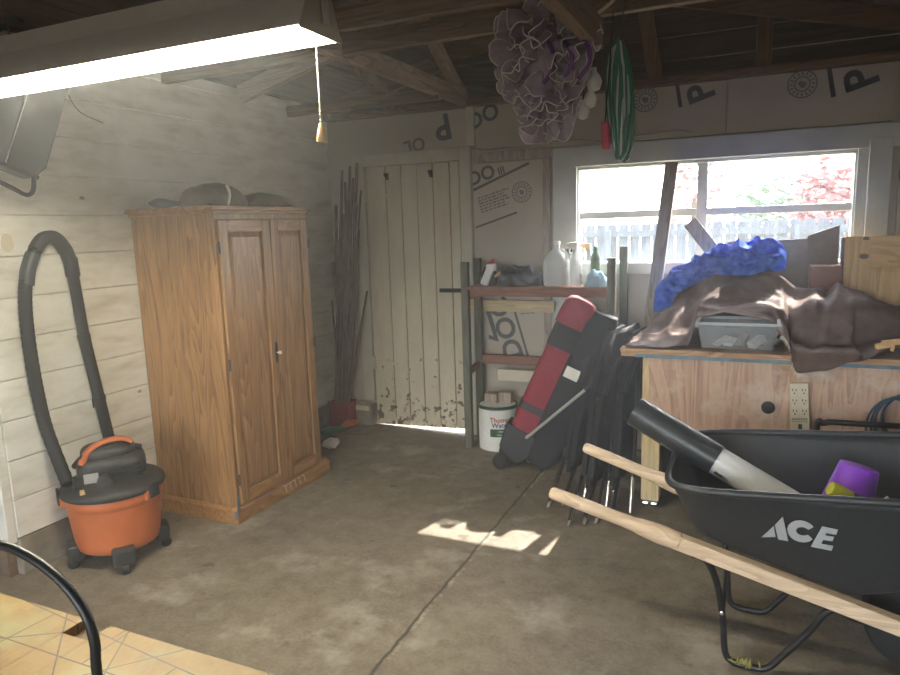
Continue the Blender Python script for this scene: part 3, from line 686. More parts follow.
# ============================================================ CORNER: bin, stakes, scraps
t = thing('red_bin', (-2.94, 4.37, 0), 'dark red open bin in the corner holding the stakes', 'bin')
x0, x1, y0, y1 = -3.02, -2.84, 4.315, 4.43
b = B()
for (xa, xb, ya, yb) in ((x0, x1, y0, y0+.006), (x0, x1, y1-.006, y1), (x0, x0+.006, y0, y1), (x1-.006, x1, y0, y1)): b.bx(xa, xb, ya, yb, .0, .20)
b.bx(x0, x1, y0, y1, 0, .006); b.build('bin_body', 'maroon', t, smooth=False, bevel=.002)
B().bx(x0-.004, x1+.004, y0-.004, y0+.008, .19, .205).bx(x1-.008, x1+.004, y0, y1, .19, .205).bx(x0-.004, x1+.004, y1-.008, y1+.004, .19, .205).build('rim', 'maroon', t, smooth=False)
SH = [('tall straight wooden stake reaching beside the door frame', (342, 170)), ('brown wooden stake whose top stops just under the door frame corner', (350, 166)), ('wooden stake leaning onto the door trim', (357, 163)), ('dark wooden stake standing against the white boards', (336, 205)), ('short wooden stake leaning out across the door frame', (367, 291))]
tops = [(342, 170), (350, 166), (357, 163), (336, 205), (367, 291), (345, 182), (361, 190), (338, 240), (347, 200), (353, 178), (333, 262), (357, 205), (350, 222), (341, 228), (330, 300), (359, 230), (344, 214), (355, 250)]
for k, (x, y) in enumerate(tops):
    yt = 4.415 - .02*R0.random() if k not in (3, 7, 10, 14) else 4.40
    top = py(x, y, yt)
    if top.x < -3.0: top.x = -2.995 + .01*R0.random()
    base = V((x0+.03 + (x1-x0-.06)*((k*7) % 18)/17, y0+.03 + (y1-y0-.06)*((k*5) % 18)/17, .012))
    r = .0085+.006*R0.random()
    ps = [lerp(base, top, q/6) + V((.006*math.sin(q*1.7+k), .004*math.cos(q*2+k), 0))*(1 if 0 < q < 6 else 0) for q in range(7)]
    o = B().tube(ps, [r*(1.15-.3*q/6) for q in range(7)], 7).build('garden_stake', 'stake', base=base, sharp=60)
    if k < 5: tag(o, SH[k][1] if 0 else SH[k][0], 'stake', 'garden stakes in the corner')
    else: tag(o, 'thin weathered garden stake in the bundle standing in the corner', 'stake', 'garden stakes in the corner')
g0 = pz(322, 433, .025); g1 = pz(342, 428, .025); g2 = pz(357, 421, .03)
t = thing('hand_scoop', pz(340, 430, 0), 'garden hand scoop with green handle and orange blade on the floor', 'hand tool')
B().tube([g0, lerp(g0, g1, .5), g1], [.020, .024, .017], 12).build('handle', 'green', t)
dd = (g2-g1); sdv = V((-dd.y, dd.x, 0)).normalized()
B().add([g1+sdv*.02, g1-sdv*.02, g1+dd*.5+sdv*.07, g1+dd*.5-sdv*.05, g2+sdv*.05, g2-sdv*.04, g1+dd*.4+V((0, 0, .045)), g2+V((0, 0, .01))],
        [(0, 1, 6), (0, 6, 2), (1, 3, 6), (2, 6, 7, 4), (3, 5, 7, 6), (2, 4, 5, 3), (0, 2, 3, 1), (4, 7, 5)]).build('blade', 'orange', t, sharp=20)
c = pz(330, 447, 0) + V((0, 0, .02))
t = thing('work_glove', c, 'grey white work glove lying by the wardrobe foot', 'glove')
B().ell(c+V((.01, 0, .01)), (.055, .08, .032), 20, 12, fn=lambda u, q: lumps(u, q, .25, 4, 2)).build('palm', 'paper', t, sub=1)
B().ell(c+V((-.03, .06, .012)), (.04, .05, .03), 16, 10, fn=lambda u, q: lumps(u, q, .25, 4, 5)).build('cuff', 'cableblue', t)
for k in range(4):
    a = c + V((.035-.008*k, -.05+.024*k, .015)); B().tube(spline([a, a+V((.03, -.012, .008)), a+V((.052, -.016, -.012))], 4), [.013]*8+[.009], 8).build('finger', 'paper', t)
# ============================================================ WOODEN SHELF
t = thing('wooden_shelf', (-1.3, 4.3, 0), 'grey green timber post shelf with a red brown board by the door', 'shelf')
for x0, y0, zt in ((-1.800, 4.175, 1.29), (-1.80, 4.40, 1.305), (-.825, 4.175, 1.31), (-.790, 4.40, 1.37)):
    B().bx(x0, x0+.05, y0, y0+.045, 0, zt).build('post', 'greypost', t, smooth=False, bevel=.003)
B().bx(-1.748, -.826, 4.17, 4.446, 1.105, 1.130).build('shelf_board', 'redwood', t, smooth=False, bevel=.003)
B().bx(-1.748, -.826, 4.205, 4.225, 1.062, 1.104).build('apron', 'redwood', t, smooth=False, bevel=.002)
B().bx(-1.748, -.79, 4.405, 4.44, .56, .625).build('stretcher', 'redwood', t, smooth=False, bevel=.002)
B().beam((-1.775, 4.22, .535), (-1.775, 4.40, .555), .03, .04).build('stretcher', 'redwood', t, smooth=False, bevel=.002)
B().beam((-1.76, 4.23, 1.05), (-1.55, 4.23, 1.095), .02, .03).build('brace', 'redwood', t, smooth=False)
struct(B().bx(-1.86, -1.22, 4.475, 4.517, .925, 1.005).build('trim_20', 'lumber_x', smooth=False, bevel=.002))
tag(B().bx(-1.62, -1.16, 4.36, 4.385, .455, .535).build('lined_white_board', 'offwhite', base=(-1.4, 4.37, .455), smooth=False, bevel=.002), 'ivory board with ruled lines hung below the brown shelf stretcher', 'board')
SB = 1.1305
t = thing('plastic_jug', (-1.17, 4.29, SB), 'translucent gallon jug standing on the shelf', 'jug')
b = B(); n = 24
rings = []
for z, r, sq in ((0, .070, .5), (.01, .078, .45), (.14, .078, .45), (.175, .070, .6), (.215, .042, .9), (.235, .022, 1), (.262, .021, 1)):
    rings.append([V((-1.17, 4.29, SB+z)) + V((math.copysign(abs(math.cos(a))**sq, math.cos(a))*r, math.copysign(abs(math.sin(a))**sq, math.sin(a))*r, 0)) for a in [2*PI*k/n for k in range(n)]])
vs = [p for rr in rings for p in rr]; fs = [(i*n+j, i*n+(j+1) % n, (i+1)*n+(j+1) % n, (i+1)*n+j) for i in range(len(rings)-1) for j in range(n)]
b.add(vs, fs + [tuple(range(n))[::-1], tuple((len(rings)-1)*n+j for j in range(n))]).build('bottle', 'jug', t)
B().tube(spline([(-1.13, 4.265, SB+.225), (-1.098, 4.245, SB+.20), (-1.095, 4.245, SB+.12)], 6), .013, 10).build('grip', 'jug', t)
B().lathe((-1.17, 4.29, SB+.262), [(.024, 0), (.024, .022), (0, .023)], 18).build('cap', 'white', t)
def spray(x, y, hh, body, head, label):
    t = thing('spray_bottle', (x, y, SB), label, 'bottle')
    B().lathe((x, y, SB), [(.034, 0), (.036, .01), (.036, hh*.55), (.026, hh*.72), (.014, hh*.82), (.014, hh*.86)], 20).build('bottle', body, t)
    h = B().bx(x-.035, x+.018, y-.014, y+.014, SB+hh*.88, SB+hh).bx(x-.052, x-.03, y-.008, y+.008, SB+hh*.91, SB+hh*.98).build('spray_head', head, t, smooth=False, bevel=.004)
    B().lathe((x, y, SB+hh*.82), [(.018, 0), (.018, hh*.07)], 16).build('collar', head, h)
    B().tube(spline([(x-.026, y, SB+hh*.88), (x-.036, y, SB+hh*.80), (x-.03, y, SB+hh*.74)], 4), .005, 6).build('trigger', head, h)
spray(-1.045, 4.27, .275, 'jug', 'white', 'clear spray bottle with white trigger head beside the jug')
spray(-.985, 4.36, .265, 'jug', 'amberwood', 'spray bottle with amber trigger head in front of the window')
spray(-1.085, 4.37, .235, 'jug', 'black', 'spray bottle with black trigger head behind the jug')
t = thing('green_sprayer', (-.935, 4.36, SB), 'narrow green bottle standing on the shelf in front of the window', 'bottle')
B().lathe((-.935, 4.36, SB), [(.03, 0), (.032, .01), (.032, .16), (.013, .215)], 18).build('bottle', 'leafgreen', t); B().lathe((-.935, 4.36, SB+.215), [(.015, 0), (.015, .03), (0, .031)], 14).build('cap', 'green', t)
t = thing('caulk_bottle', (-1.63, 4.26, SB), 'white bottle with red cap at the end of the shelf by the door', 'bottle')
b = B().beam((-1.665, 4.26, SB+.002), (-1.61, 4.26, SB+.125), .055, .03, up=(0, 1, 0)).beam((-1.64, 4.26, SB+.12), (-1.58, 4.26, SB+.12), .05, .05); b.build('bottle', 'white', t, smooth=False, bevel=.008)
B().beam((-1.625, 4.26, SB+.146), (-1.592, 4.26, SB+.172), .03, .02).build('cap', 'redhandle', t, smooth=False, bevel=.004)
B().beam((-1.57, 4.22, SB+.06), (-1.54, 4.24, SB+.09), .016, .016).build('nozzle', 'amberwood', t, smooth=False)
c = V((-1.43, 4.30, SB))
tag(B().ell(c, (.165, .10, .125), 34, 18, fn=lambda u, q: half(u, lumps(u, q, .34, 6, 4))).build('plastic_bag', 'greybag', base=c, sub=1), 'crumpled dark grey plastic bag on the shelf beside the jug', 'bag')
c = V((-1.66, 4.355, SB))
tag(B().ell(c, (.07, .06, .13), 24, 14, fn=lambda u, q: half(u, lumps(u, q, .2, 5, 8))).build('dark_pouch', 'navycase', base=c, sub=1), 'dark upright pouch on the shelf behind the red capped bottle', 'pouch')
c = V((-.905, 4.26, SB))
tag(B().ell(c, (.072, .06, .095), 24, 14, fn=lambda u, q: half(u, lumps(u, q, .32, 5, 6))).build('blue_rag', 'bluecloth', base=c, sub=1), 'pale blue rag bunched on the shelf beside its post', 'rag')

# paint pail under the shelf
pc = V((-1.595, 4.29, 0))
t = thing('sealer_pail', pc, 'white metal pail with dark green lid and printed label on the floor', 'pail')
B().lathe(pc, [(.126, 0), (.133, .004), (.133, .290), (.136, .295), (.136, .307)], 40).build('pail_body', 'white', t, sharp=50)
B().lathe(pc+V((0, 0, .305)), [(.139, -.012), (.140, .004), (.130, .008), (.124, .001), (0, .001)], 40).build('lid', 'dkgreen', t, sharp=50)
def wrap(bb, z, a0): return bb
va = math.atan2(-pc.y, -pc.x)   # facing the camera
def curved(s, size, m_, ang0, z, nm='printed_lettering'):
    cu = bpy.data.curves.new('t', 'FONT'); cu.body = s; cu.size = size; cu.align_x = 'CENTER'; cu.align_y = 'CENTER'; cu.resolution_u = 2; cu.offset = size*.02
    o = bpy.data.objects.new('t', cu); col.objects.link(o); dg = bpy.context.evaluated_depsgraph_get(); dg.update()
    me = bpy.data.meshes.new_from_object(o.evaluated_get(dg)); bpy.data.objects.remove(o)
    b = B(); r = .1342
    b.add([(pc.x+r*math.cos(ang0+v.co.x/r), pc.y+r*math.sin(ang0+v.co.x/r), z+v.co.y) for v in me.vertices], [list(p.vertices) for p in me.polygons])
    return b.build(nm, m_, t, smooth=False)
curved("Thompson's", .046, 'redprint', va+.42, .222); curved('WaterSeal', .046, 'blueprint', va+.40, .186)
b = B(); r = .1337
b.grid(lambda u, v: V((pc.x+r*math.cos(va-.42+1.5*u), pc.y+r*math.sin(va-.42+1.5*u), .105+.055*v)), 20, 1); b.build('label_band', 'dkgreen', t)
curved('Waterproofer', .016, 'paper', va+.35, .143); curved('Clear Multi-Surface', .015, 'paper', va+.38, .120)
tag(B().bx(-1.69, -1.60, 4.28, 4.36, .3065, .375).build('wood_block', 'greywood', base=(-1.64, 4.32, .3005), smooth=False, bevel=.005), 'small wood block sitting on the pail lid', 'block')
tag(B().bx(-1.595, -1.50, 4.30, 4.38, .3065, .385).build('wood_block', 'greywood', base=(-1.55, 4.34, .3005), smooth=False, bevel=.008), 'second wood block on the pail lid, nearer the red bag', 'block')
tag(B().prism([(-1.30, 4.02, .003), (-1.12, 4.00, .003), (-1.09, 4.14, .003), (-1.28, 4.18, .003)], (0, 0, .03)).build('cardboard_scrap', 'card', base=(-1.2, 4.1, 0), smooth=False), 'flat brown cardboard scrap on the floor under the red bag', 'cardboard')

# wheeled red and black bag leaning on the shelf
bs, bt = V((-1.36, 3.97, .10)), V((-.945, 4.06, 1.06))
t = thing('wheeled_bag', (-1.36, 4.02, 0), 'long red and black wheeled bag leaning in front of the shelf', 'bag')
ax = (bt-bs).normalized(); fx = V((.12, -1, 0)); fx = (fx - ax*fx.dot(ax)).normalized(); sx = ax.cross(fx) ; 
if sx.x < 0: sx = -sx
L = (bt-bs).length
def bagsec(f, w, dpt, off): return [bs + ax*(L*f) + sx*(off + w*i) + fx*(dpt*j) for i, j in [(p_(math.cos(2*PI*q/16), .45), p_(math.sin(2*PI*q/16), .45)) for q in range(16)]]
def loft(bb, secs):
    n = len(secs[0]); vs = [p for s_ in secs for p in s_]
    bb.add(vs, [(i*n+j, i*n+(j+1) % n, (i+1)*n+(j+1) % n, (i+1)*n+j) for i in range(len(secs)-1) for j in range(n)] + [tuple(range(n))[::-1], tuple((len(secs)-1)*n+j for j in range(n))]); return bb
loft(B(), [bagsec(f, w, .085, 0) for f, w in ((.06, .05), (.08, .078), (.12, .090), (.30, .095), (.50, .094), (.69, .092), (.70, .088))]).build('front_pocket', 'red', t, sharp=70)
loft(B(), [bagsec(f, .108, .092, .01) for f in (.70, .73, .80, .84)]).build('black_band', 'darkfabric', t, sharp=70)
loft(B(), [bagsec(f, w, .085, 0) for f, w in ((.84, .106), (.9, .107), (.97, .10), (1.0, .08), (1.01, .05))]).build('top_section', 'red', t, sharp=70)
loft(B(), [bagsec(f, w, .10, .165) for f, w in ((.0, .07), (.05, .10), (.3, .115), (.6, .115), (.9, .10), (.98, .07))]).build('main_body', 'darkfabric', t, sharp=70)
loft(B(), [bagsec(f, .099, .0895, 0) for f in (.28, .295, .31, .325)]).build('strap', 'black', t)
q = bs + ax*(L*.60) + sx*.125 + fx*.103
B().beam(q-sx*.045-ax*.0, q+sx*.045, .07, .003, up=fx).build('white_label', 'paper', t, smooth=False)
b = B().prism([bs+fx*.09+sx*s_+ax*a_ for s_, a_ in ((-.12, .17), (-.10, .0), (.05, -.06), (.10, .02), (.09, .16))], -fx*.17); b.build('wheel_guard', 'black', t, smooth=False, bevel=.01)
for off in (.095, -.095):
    wc = bs + fx*off + sx*-.085 - ax*.0; wc.z = .052
    B().lathe(wc-fx*.016, [(.018, 0), (.046, .003), (.052, .01), (.052, .024), (.046, .030), (.018, .033)], 24, fx).build('wheel', 'rubber', t)
B().tube([py(526, 438, 3.78), py(585, 390, 3.78)], .010, 10).build('pull_handle', 'alu', t)
B().tube(spline([py(585, 390, 3.78), py(592, 384, 3.79), py(594, 374, 3.81)], 5), .014, 10).build('handle_grip', 'black', t)
# sprig of dusty green leaves
c = V((-1.07, 4.20, .60))
t = thing('leaf_sprig', (c.x, c.y, .55), 'small dusty green leaf sprig wedged behind the red bag', 'sprig')
b = B(); st = B()
for k in range(9):
    a = V((R0.gauss(0, .4), -.1+R0.gauss(0, .2), 1)).normalized(); tip = c + a*(.10+.08*R0.random()); st.tube([c-V((0, 0, .05)), tip], .0018, 5)
    for j in range(7):
        p = lerp(c, tip, .25+.75*j/6); d_ = V((R0.gauss(0, 1), R0.gauss(0, 1), R0.gauss(0, .6))).normalized()*.03; e_ = d_.cross(a).normalized()*.008
        b.add([p, p+d_*.5+e_, p+d_, p+d_*.5-e_], [(0, 1, 2, 3)])
b.build('leaves', 'leafgreen', t, smooth=False); st.build('twigs', 'stake', t)

# ============================================================ FOLDED CAMP CHAIRS
def make_chair():
    t = thing('folding_chair', (0, 0, 0), '', 'chair', 'folded camp chairs beside the bench')
    # thin along x; the folded bundle leans back (towards +y) as it rises
    def P(x, y, z): return V((x, y + .74*z, z))
    def leg(y0, y1, z1, x0, x1):
        o = B().tube([P(x0, y0, .03), P(x1, y1, z1)], .0115, 10).build('leg', 'blackgloss', t)
        B().tube([P(x0, y0, 0), P(lerp(x0, x1, .2), lerp(y0, y1, .2), z1*.2)], .0128, 10).build('bright_foot', 'chrome', o)
    leg(.0, .10, .74, -.050, -.030); leg(.14, .0, .60, -.028, .0); leg(.05, .20, .66, .010, .010); leg(.19, .10, .80, .052, .052)
    def panel(pts, x, th, nm): B().prism([P(x, y, z) for y, z in pts], (th, 0, 0)).build(nm, 'darkfabric', t, smooth=False, bevel=.008)
    panel([(.02, .22), (-.015, .60), (-.02, .87), (.01, .93), (.20, .95), (.23, .90), (.22, .55), (.17, .24)], -.050, .036, 'back_panel')
    panel([(.03, .16), (.0, .50), (.0, .78), (.03, .82), (.19, .84), (.20, .50), (.16, .18)], -.012, .030, 'seat_panel')
    panel([(.01, .20), (-.02, .50), (-.025, .86), (.0, .91), (.21, .92), (.22, .55), (.18, .22)], .020, .024, 'side_panel')
    B().tube([P(.046, -.01, .60), P(.046, .0, .66), P(.046, .05, .74), P(.046, .16, .80)], .014, 10).build('arm_rest', 'black', t)
    for (y, z) in ((.03, .47), (.055, .27)): B().beam(P(-.052, y, z), P(.052, y, z), .026, .034).build('hinge_block', 'black', t, smooth=False, bevel=.003)
    for (x, y, z) in ((-.046, .014, .47), (.046, .014, .47), (-.04, .039, .27), (.035, .039, .27), (.0, .0, .58), (-.05, .0, .64)):
        B().lathe(P(x, y-.004, z), [(.0055, 0), (.0055, .003), (0, .004)], 8, (0, -1, 0)).build('rivet', 'chrome', t)
    return t
c0 = make_chair()
CH = [((-.94, 3.38, 0), -.42, -.23, 'black folded camp chair standing nearest the red bag'), ((-.775, 3.19, 0), -.36, -.26, 'black folded camp chair in the middle of the leaning row'), ((-.65, 3.27, 0), -.28, -.24, 'black folded camp chair nearest the bench post')]
for k, (loc, rz, lean, lb) in enumerate(CH):
    o = c0 if k == 0 else copy_tree(c0)
    o.location = loc; o.rotation_euler = (0, lean, rz); o['label'] = lb
# ============================================================ WORKBENCH
t = thing('workbench', (.35, 3.9, 0), 'plywood fronted workbench under the window, piled with tarps', 'workbench')
BZ = .862
B().bx(-.478, 1.15, 3.53, 3.548, .47, .838).build('plywood_front', 'ply', t, smooth=False)
B().bx(-.62, 1.15, 3.515, 4.42, .838, BZ).build('bench_top', 'worktrim', t, smooth=False, bevel=.002)
B().bx(-.545, 1.15, 3.508, 3.515, .836, .852).build('blue_edge', 'bluetrim', t, smooth=False)
for x0, x1 in ((-.625, -.19), (-.185, .30), (.305, 1.15)): B().bx(x0, x1, 3.515, 3.60, BZ, BZ+.016).build('edge_strip', 'worktrim', t, smooth=False, bevel=.002)
for x0, y0 in ((-.515, 3.555), (-.515, 4.3), (1.05, 3.555), (1.05, 4.3)):
    lg = B().bx(x0, x0+.092, y0, y0+.092, .05, .838).build('leg', 'lumber', t, smooth=False, bevel=.003)
    B().bx(x0+.005, x0+.087, y0+.01, y0+.08, .035, .05).lathe((x0+.02, y0+.045, .02), [(.02, -.012), (.02, .012)], 14, (1, 0, 0)).lathe((x0+.065, y0+.045, .02), [(.02, -.012), (.02, .012)], 14, (1, 0, 0)).bx(x0+.02, x0+.066, y0+.04, y0+.05, .015, .04).build('steel_foot', 'chrome', lg, smooth=False)
B().bx(-.47, 1.15, 4.34, 4.36, .05, .838).build('back_panel', 'dark', t, smooth=False)  # dark sheet added to paint in the shade below the bench
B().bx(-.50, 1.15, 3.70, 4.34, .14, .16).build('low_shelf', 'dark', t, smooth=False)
B().prism([(.17+.045*math.cos(PI+k*PI/10), 3.529, .836+.05*math.sin(PI+k*PI/10)) for k in range(11)], (0, .002, 0)).build('half_knot', 'worktrim', t, smooth=False)
tag(B().lathe((.083, 3.529, .615), [(.0, .008), (.022, .008), (.031, .004), (.031, 0)], 24, (0, -1, 0)).build('grommet_cover', 'black', base=(.083, 3.53, .615)), 'round black cap set into the plywood bench front', 'cap')
# outlet strip
o0 = V((.217, 3.528, .628)); ang = math.radians(-4)
t = thing('outlet_strip', o0, 'ivory six outlet power strip screwed to the bench front', 'power strip')
mm = Matrix.Translation(o0) @ Matrix.Rotation(ang, 4, 'Y')
def lb(bb, x0, x1, y0, y1, z0, z1):
    n = len(bb.v); bb.bx(x0, x1, y0, y1, z0, z1); bb.v[n:] = [mm @ v for v in bb.v[n:]]; return bb
lb(B(), -.040, .040, -.03, 0, -.122, .122).build('strip_body', 'offwhite', t, smooth=False, bevel=.004)
for r in range(3):
    for c_ in (-1, 1):
        b = B(); cx, cz = c_*.020, .085-.05*r
        lb(b, cx-.009, cx-.005, -.0312, -.03, cz, cz+.011); lb(b, cx+.005, cx+.009, -.0312, -.03, cz, cz+.009); lb(b, cx-.003, cx+.003, -.0312, -.03, cz-.014, cz-.007)
        b.build('outlet', 'black', t, smooth=False)
lb(B(), -.008, .008, -.035, -.03, -.100, -.075).build('rocker_switch', 'black', t, smooth=False)
b = B()
for k in range(9): lb(b, -.034+.0075*k, -.029+.0075*k, -.0312, -.03, -.056, -.046); lb(b, -.034+.0075*k, -.030+.0075*k, -.0312, -.03, -.066, -.060)
b.build('small_print', 'inksoft', t, smooth=False)
# cable coil hung on the bench front
cc = V((.625, 3.50, .62)); b = B()
for k in range(6):
    r = .10+.008*k; y = -.012*(k % 3)
    b.tube([cc+V((r*.72*math.cos(2*PI*q/30)-.006*k+.008*math.sin(k*2.3), y+.004*math.sin(q), r*math.sin(2*PI*q/30)-.01*k)) for q in range(30)], .0058, 7, closed=True)
t = thing('cable_coil', cc, 'coil of dark blue cable hung on the bench front', 'cable coil'); b.build('coil', 'cableblue', t)
B().tube([cc+V((0, .028, .125)), cc+V((0, -.03, .125)), cc+V((0, -.03, .145))], .004, 6).build('hook', 'chrome', t)

# things on the bench
t = thing('storage_bin', (-.08, 3.70, BZ+.017), 'clear plastic bin of oddments showing under the brown tarp', 'bin')
x0, x1, y0, y1, z0, z1 = -.255, .115, 3.60, 3.84, BZ+.0165, BZ+.145
def tub(x0, x1, y0, y1, z0, z1, ins, th):
    b = B(); o = [(x0+ins, y0+ins, z0), (x1-ins, y0+ins, z0), (x1-ins, y1-ins, z0), (x0+ins, y1-ins, z0)]; p = [(x0, y0, z1), (x1, y0, z1), (x1, y1, z1), (x0, y1, z1)]
    b.add(o+p, [(0, 3, 2, 1)] + [(i, (i+1) % 4, 4+(i+1) % 4, 4+i) for i in range(4)]); return b
tub(x0, x1, y0, y1, z0, z1, .022, .003).build('bin_body', 'clearbin', t, smooth=False)
b = B()
for (xa, xb, ya, yb) in ((x0-.01, x1+.01, y0-.012, y0+.004), (x0-.01, x1+.01, y1-.004, y1+.012), (x0-.01, x0+.004, y0, y1), (x1-.004, x1+.01, y0, y1)): b.bx(xa, xb, ya, yb, z1-.006, z1+.006)
b.build('bin_rim', 'jug', t, smooth=False)
for k in range(6):
    a = V((-.17+.055*k, 3.66+.02*(k % 3), z0+.012)); q = a + V((.05*R0.random()+.02, .05, .02+.03*R0.random()))
    tag(B().beam(a, q, .03+.02*R0.random(), .012+.006*k % .02).build('packet', ['paper', 'white', 'greywood', 'paper', 'card', 'chrome'][k], base=a, smooth=False), ['white paper packet at the end of the clear bin', 'white plastic packet in the clear bin', 'grey wood scrap in the clear bin', 'crumpled white packet in the middle of the clear bin', 'brown card piece in the clear bin', 'shiny foil packet in the clear bin'][k], 'packet')
def cloth(fn, nu, nv, name, mat_, base, label, cat, solid=.003):
    t = thing(name, base, label, cat); b = B(); b.grid(fn, nu, nv); return t, b
def wrinkle(p, s=1):
    w_ = V((noise.noise(p*2.1), noise.noise(p*2.1+V((9, 0, 0))), 0))*.25; p = p+w_; a = abs(noise.noise(p*3.4)); c_ = abs(noise.noise(p*7.5+V((5, 2, 1)))); e_ = abs(noise.noise(p*17+V((1, 7, 3)))); return s*((.28-a)*.085 + (.25-c_)*.026 + (.25-e_)*.007)
cx = [-.60, -.50, -.37, -.17, .025, .12, .215, .33, .44, .65, 1.0]; czs = [.02, .10, .25, .335, .350, .32, .275, .29, .28, .17, .13]
hx = [-.62, -.42, -.30, -.26, .08, .13, .20, .30, .43, .60, .72, 1.0]
hy = [3.53, 3.53, 3.56, 3.70, 3.70, 3.58, 3.485, 3.485, 3.495, 3.56, 3.53, 3.53]
hz = [.022, .022, .03, .165, .165, .10, -.06, -.045, -.002, .06, .07, .06]
def brown(u, v):
    x = lerp(-.605, 1.0, u)
    yf, zf, zc = interp(hx, hy, x), interp(hx, hz, x), interp(cx, czs, x)
    if v < .08 and zf < .0:           # the drooping flap: straight down over the edge
        y = yf; z = lerp(zf, .035, v/.08)
    elif v < .5:
        k = (v-.08)/.42 if v > .08 else 0
        z0_ = .035 if zf < 0 else zf; k2 = v/.5 if zf >= 0 else k
        e = k2**1.45
        y = lerp(yf, 4.12, k2); z = lerp(z0_, zc, e)
    else:
        k = (v-.5)/.5; y = lerp(4.12, 4.33, k); z = lerp(zc, .03, k*k)
    p = V((x*1.0, y, v*.6)); d = wrinkle(p)*(min(1, (z+.05)*6))
    fold = .035*math.exp(-((x-.30-.25*(v-.3))/.03)**2)*math.sin(PI*min(1, max(0, v)))
    g_ = min(1, max(0, (x-.08)/.2))*(.10*math.exp(-((v-.36)/.09)**2) - .05*math.exp(-((v-.20)/.045)**2))
    z2 = z + d - fold + .45*g_; y2 = y - d*.8 - g_
    if y2 > 3.52: z2 = max(z2, .0205)
    else: y2 = min(y2, 3.500)
    return V((x, y2, BZ+z2))
t = thing('brown_tarp', (.2, 3.9, BZ), 'brown tarpaulin heaped along the bench top, drooping over its edge', 'tarp')
b = B().grid(brown, 150, 80); tb = b.build('sheet', 'browntarp', t, solid=.003, sharp=75)
fb = B()
for k in range(120):
    u = .455+.11*R0.random(); p = brown(u, 0); q = p+V((R0.gauss(0, .008), -.004-.006*R0.random(), -.008-.018*R0.random())); fb.tube([p, lerp(p, q, .5)+V((.004, -.003, 0)), q], .0012, 4)
fb.build('frayed_fringe', 'netedge', t)
# second fold of the tarp showing a loose lower corner
bx_ = [-.56, -.50, -.40, -.30, -.18, -.05, .05, .12, .17]
bzl = [.985, .99, 1.04, 1.09, 1.14, 1.19, 1.22, 1.235, 1.25]      # lower hem
bzt = [1.10, 1.18, 1.26, 1.31, 1.365, 1.40, 1.41, 1.385, 1.31]      # crest
def blue(u, v):
    x = lerp(-.545, .155, u); zl, zt_ = interp(bx_, bzl, x), interp(bx_, bzt, x)
    edge = min(1, u*7, (1-u)*7)
    if v < .55:
        k = v/.55; z = lerp(zl, zt_, k**1.15); y = 4.165 - .05*math.sin(k*PI*.9)*edge + .055*k
    else:
        k = (v-.55)/.45; z = lerp(zt_, zl+.01, k**1.6); y = 4.22 + .12*k
    p = V((x*1.1, y*1.6, z*1.4)); d = wrinkle(p*2.1+V((3, 1, 2)), 1.9)*edge
    dent = .055*math.exp(-((x+.20)/.09)**2-((v-.32)/.16)**2)
    return V((x, min(max(y - d + dent, 4.06), 4.335), z + d*.45))
t = thing('blue_tarp', blue(.5, .1), 'crumpled blue plastic tarp bunched on top of the brown one', 'tarp')
B().grid(blue, 110, 70).build('sheet', 'bluetarp', t, solid=.003, sharp=75)
# clamp on the bench edge
k0 = py(876, 347, 3.47)
t = thing('spring_clamp', k0, 'yellow wooden clamp gripping the brown tarp at the bench edge', 'clamp')
B().beam(k0+V((0, .0, .0)), k0+V((.055, .02, .012)), .028, .024).build('jaw', 'pine_x', t, smooth=False, bevel=.005)
B().beam(k0+V((.03, .03, .012)), k0+V((.12, .06, .022)), .03, .022).tube(spline([k0+V((.045, 0, .02)), k0+V((.062, -.005, .012)), k0+V((.06, .0, -.014))], 5), .008, 8).build('jaw', 'pine', t, smooth=False, bevel=.004)
# pine door front leaning by the window, dark boards, lumber
t = thing('pine_cabinet_door', (.62, 4.36, BZ), 'knotty pine cabinet door with a raised panel leaning by the window', 'cabinet door')
X0, X1, Y_, Z0, Z1 = .452, .86, 4.36, BZ, 1.405
B().bx(X0, X0+.125, Y_, Y_+.022, Z0, Z1).bx(X1-.11, X1, Y_, Y_+.022, Z0, Z1).build('stile', 'pine', t, smooth=False, bevel=.003)
for za_, zb_ in ((Z1-.17, Z1), (Z0, Z0+.11)): B().bx(X0+.125, X1-.11, Y_+.0008, Y_+.022, za_, zb_).build('rail', 'pine_x', t, smooth=False, bevel=.003)
a0, a1, c0_, c1_ = X0+.125, X1-.11, Z0+.11, Z1-.17
B().add([(a0, Y_+.014, c0_), (a1, Y_+.014, c0_), (a1, Y_+.014, c1_), (a0, Y_+.014, c1_), (a0+.03, Y_+.003, c0_+.03), (a1-.03, Y_+.003, c0_+.03), (a1-.03, Y_+.003, c1_-.03), (a0+.03, Y_+.003, c1_-.03)], [(4, 5, 6, 7), (0, 1, 5, 4), (1, 2, 6, 5), (2, 3, 7, 6), (3, 0, 4, 7)]).build('raised_panel', 'pine', t, smooth=False)
for kx, kz, r in ((.545, 1.295, .018), (.55, 1.392, .012)):
    B().prism([(kx+r*1.3*math.cos(k*PI/9), Y_-.0006, kz+r*.8*math.sin(k*PI/9)) for k in range(18)], (0, .0008, 0)).build('knot', 'brownwood', t, smooth=False)
B().bx(.434, .450, 4.35, 4.385, BZ, 1.40).build('edge_strip', 'dkcard', t, smooth=False)
def slab(pts, y, th, mat_, name, label, cat):
    b = B().prism([(p[0], y, p[1]) for p in pts], (0, th, 0)); return tag(b.build(name, mat_, base=(pts[0][0], y, pts[0][1]), smooth=False, bevel=.002), label, cat)
slab([(.09, BZ), (.425, BZ), (.425, 1.405), (.09, 1.39)], 4.385, .02, 'dkcard', 'brown_board', 'plain dark brown board standing below the window beside the pine door', 'board')
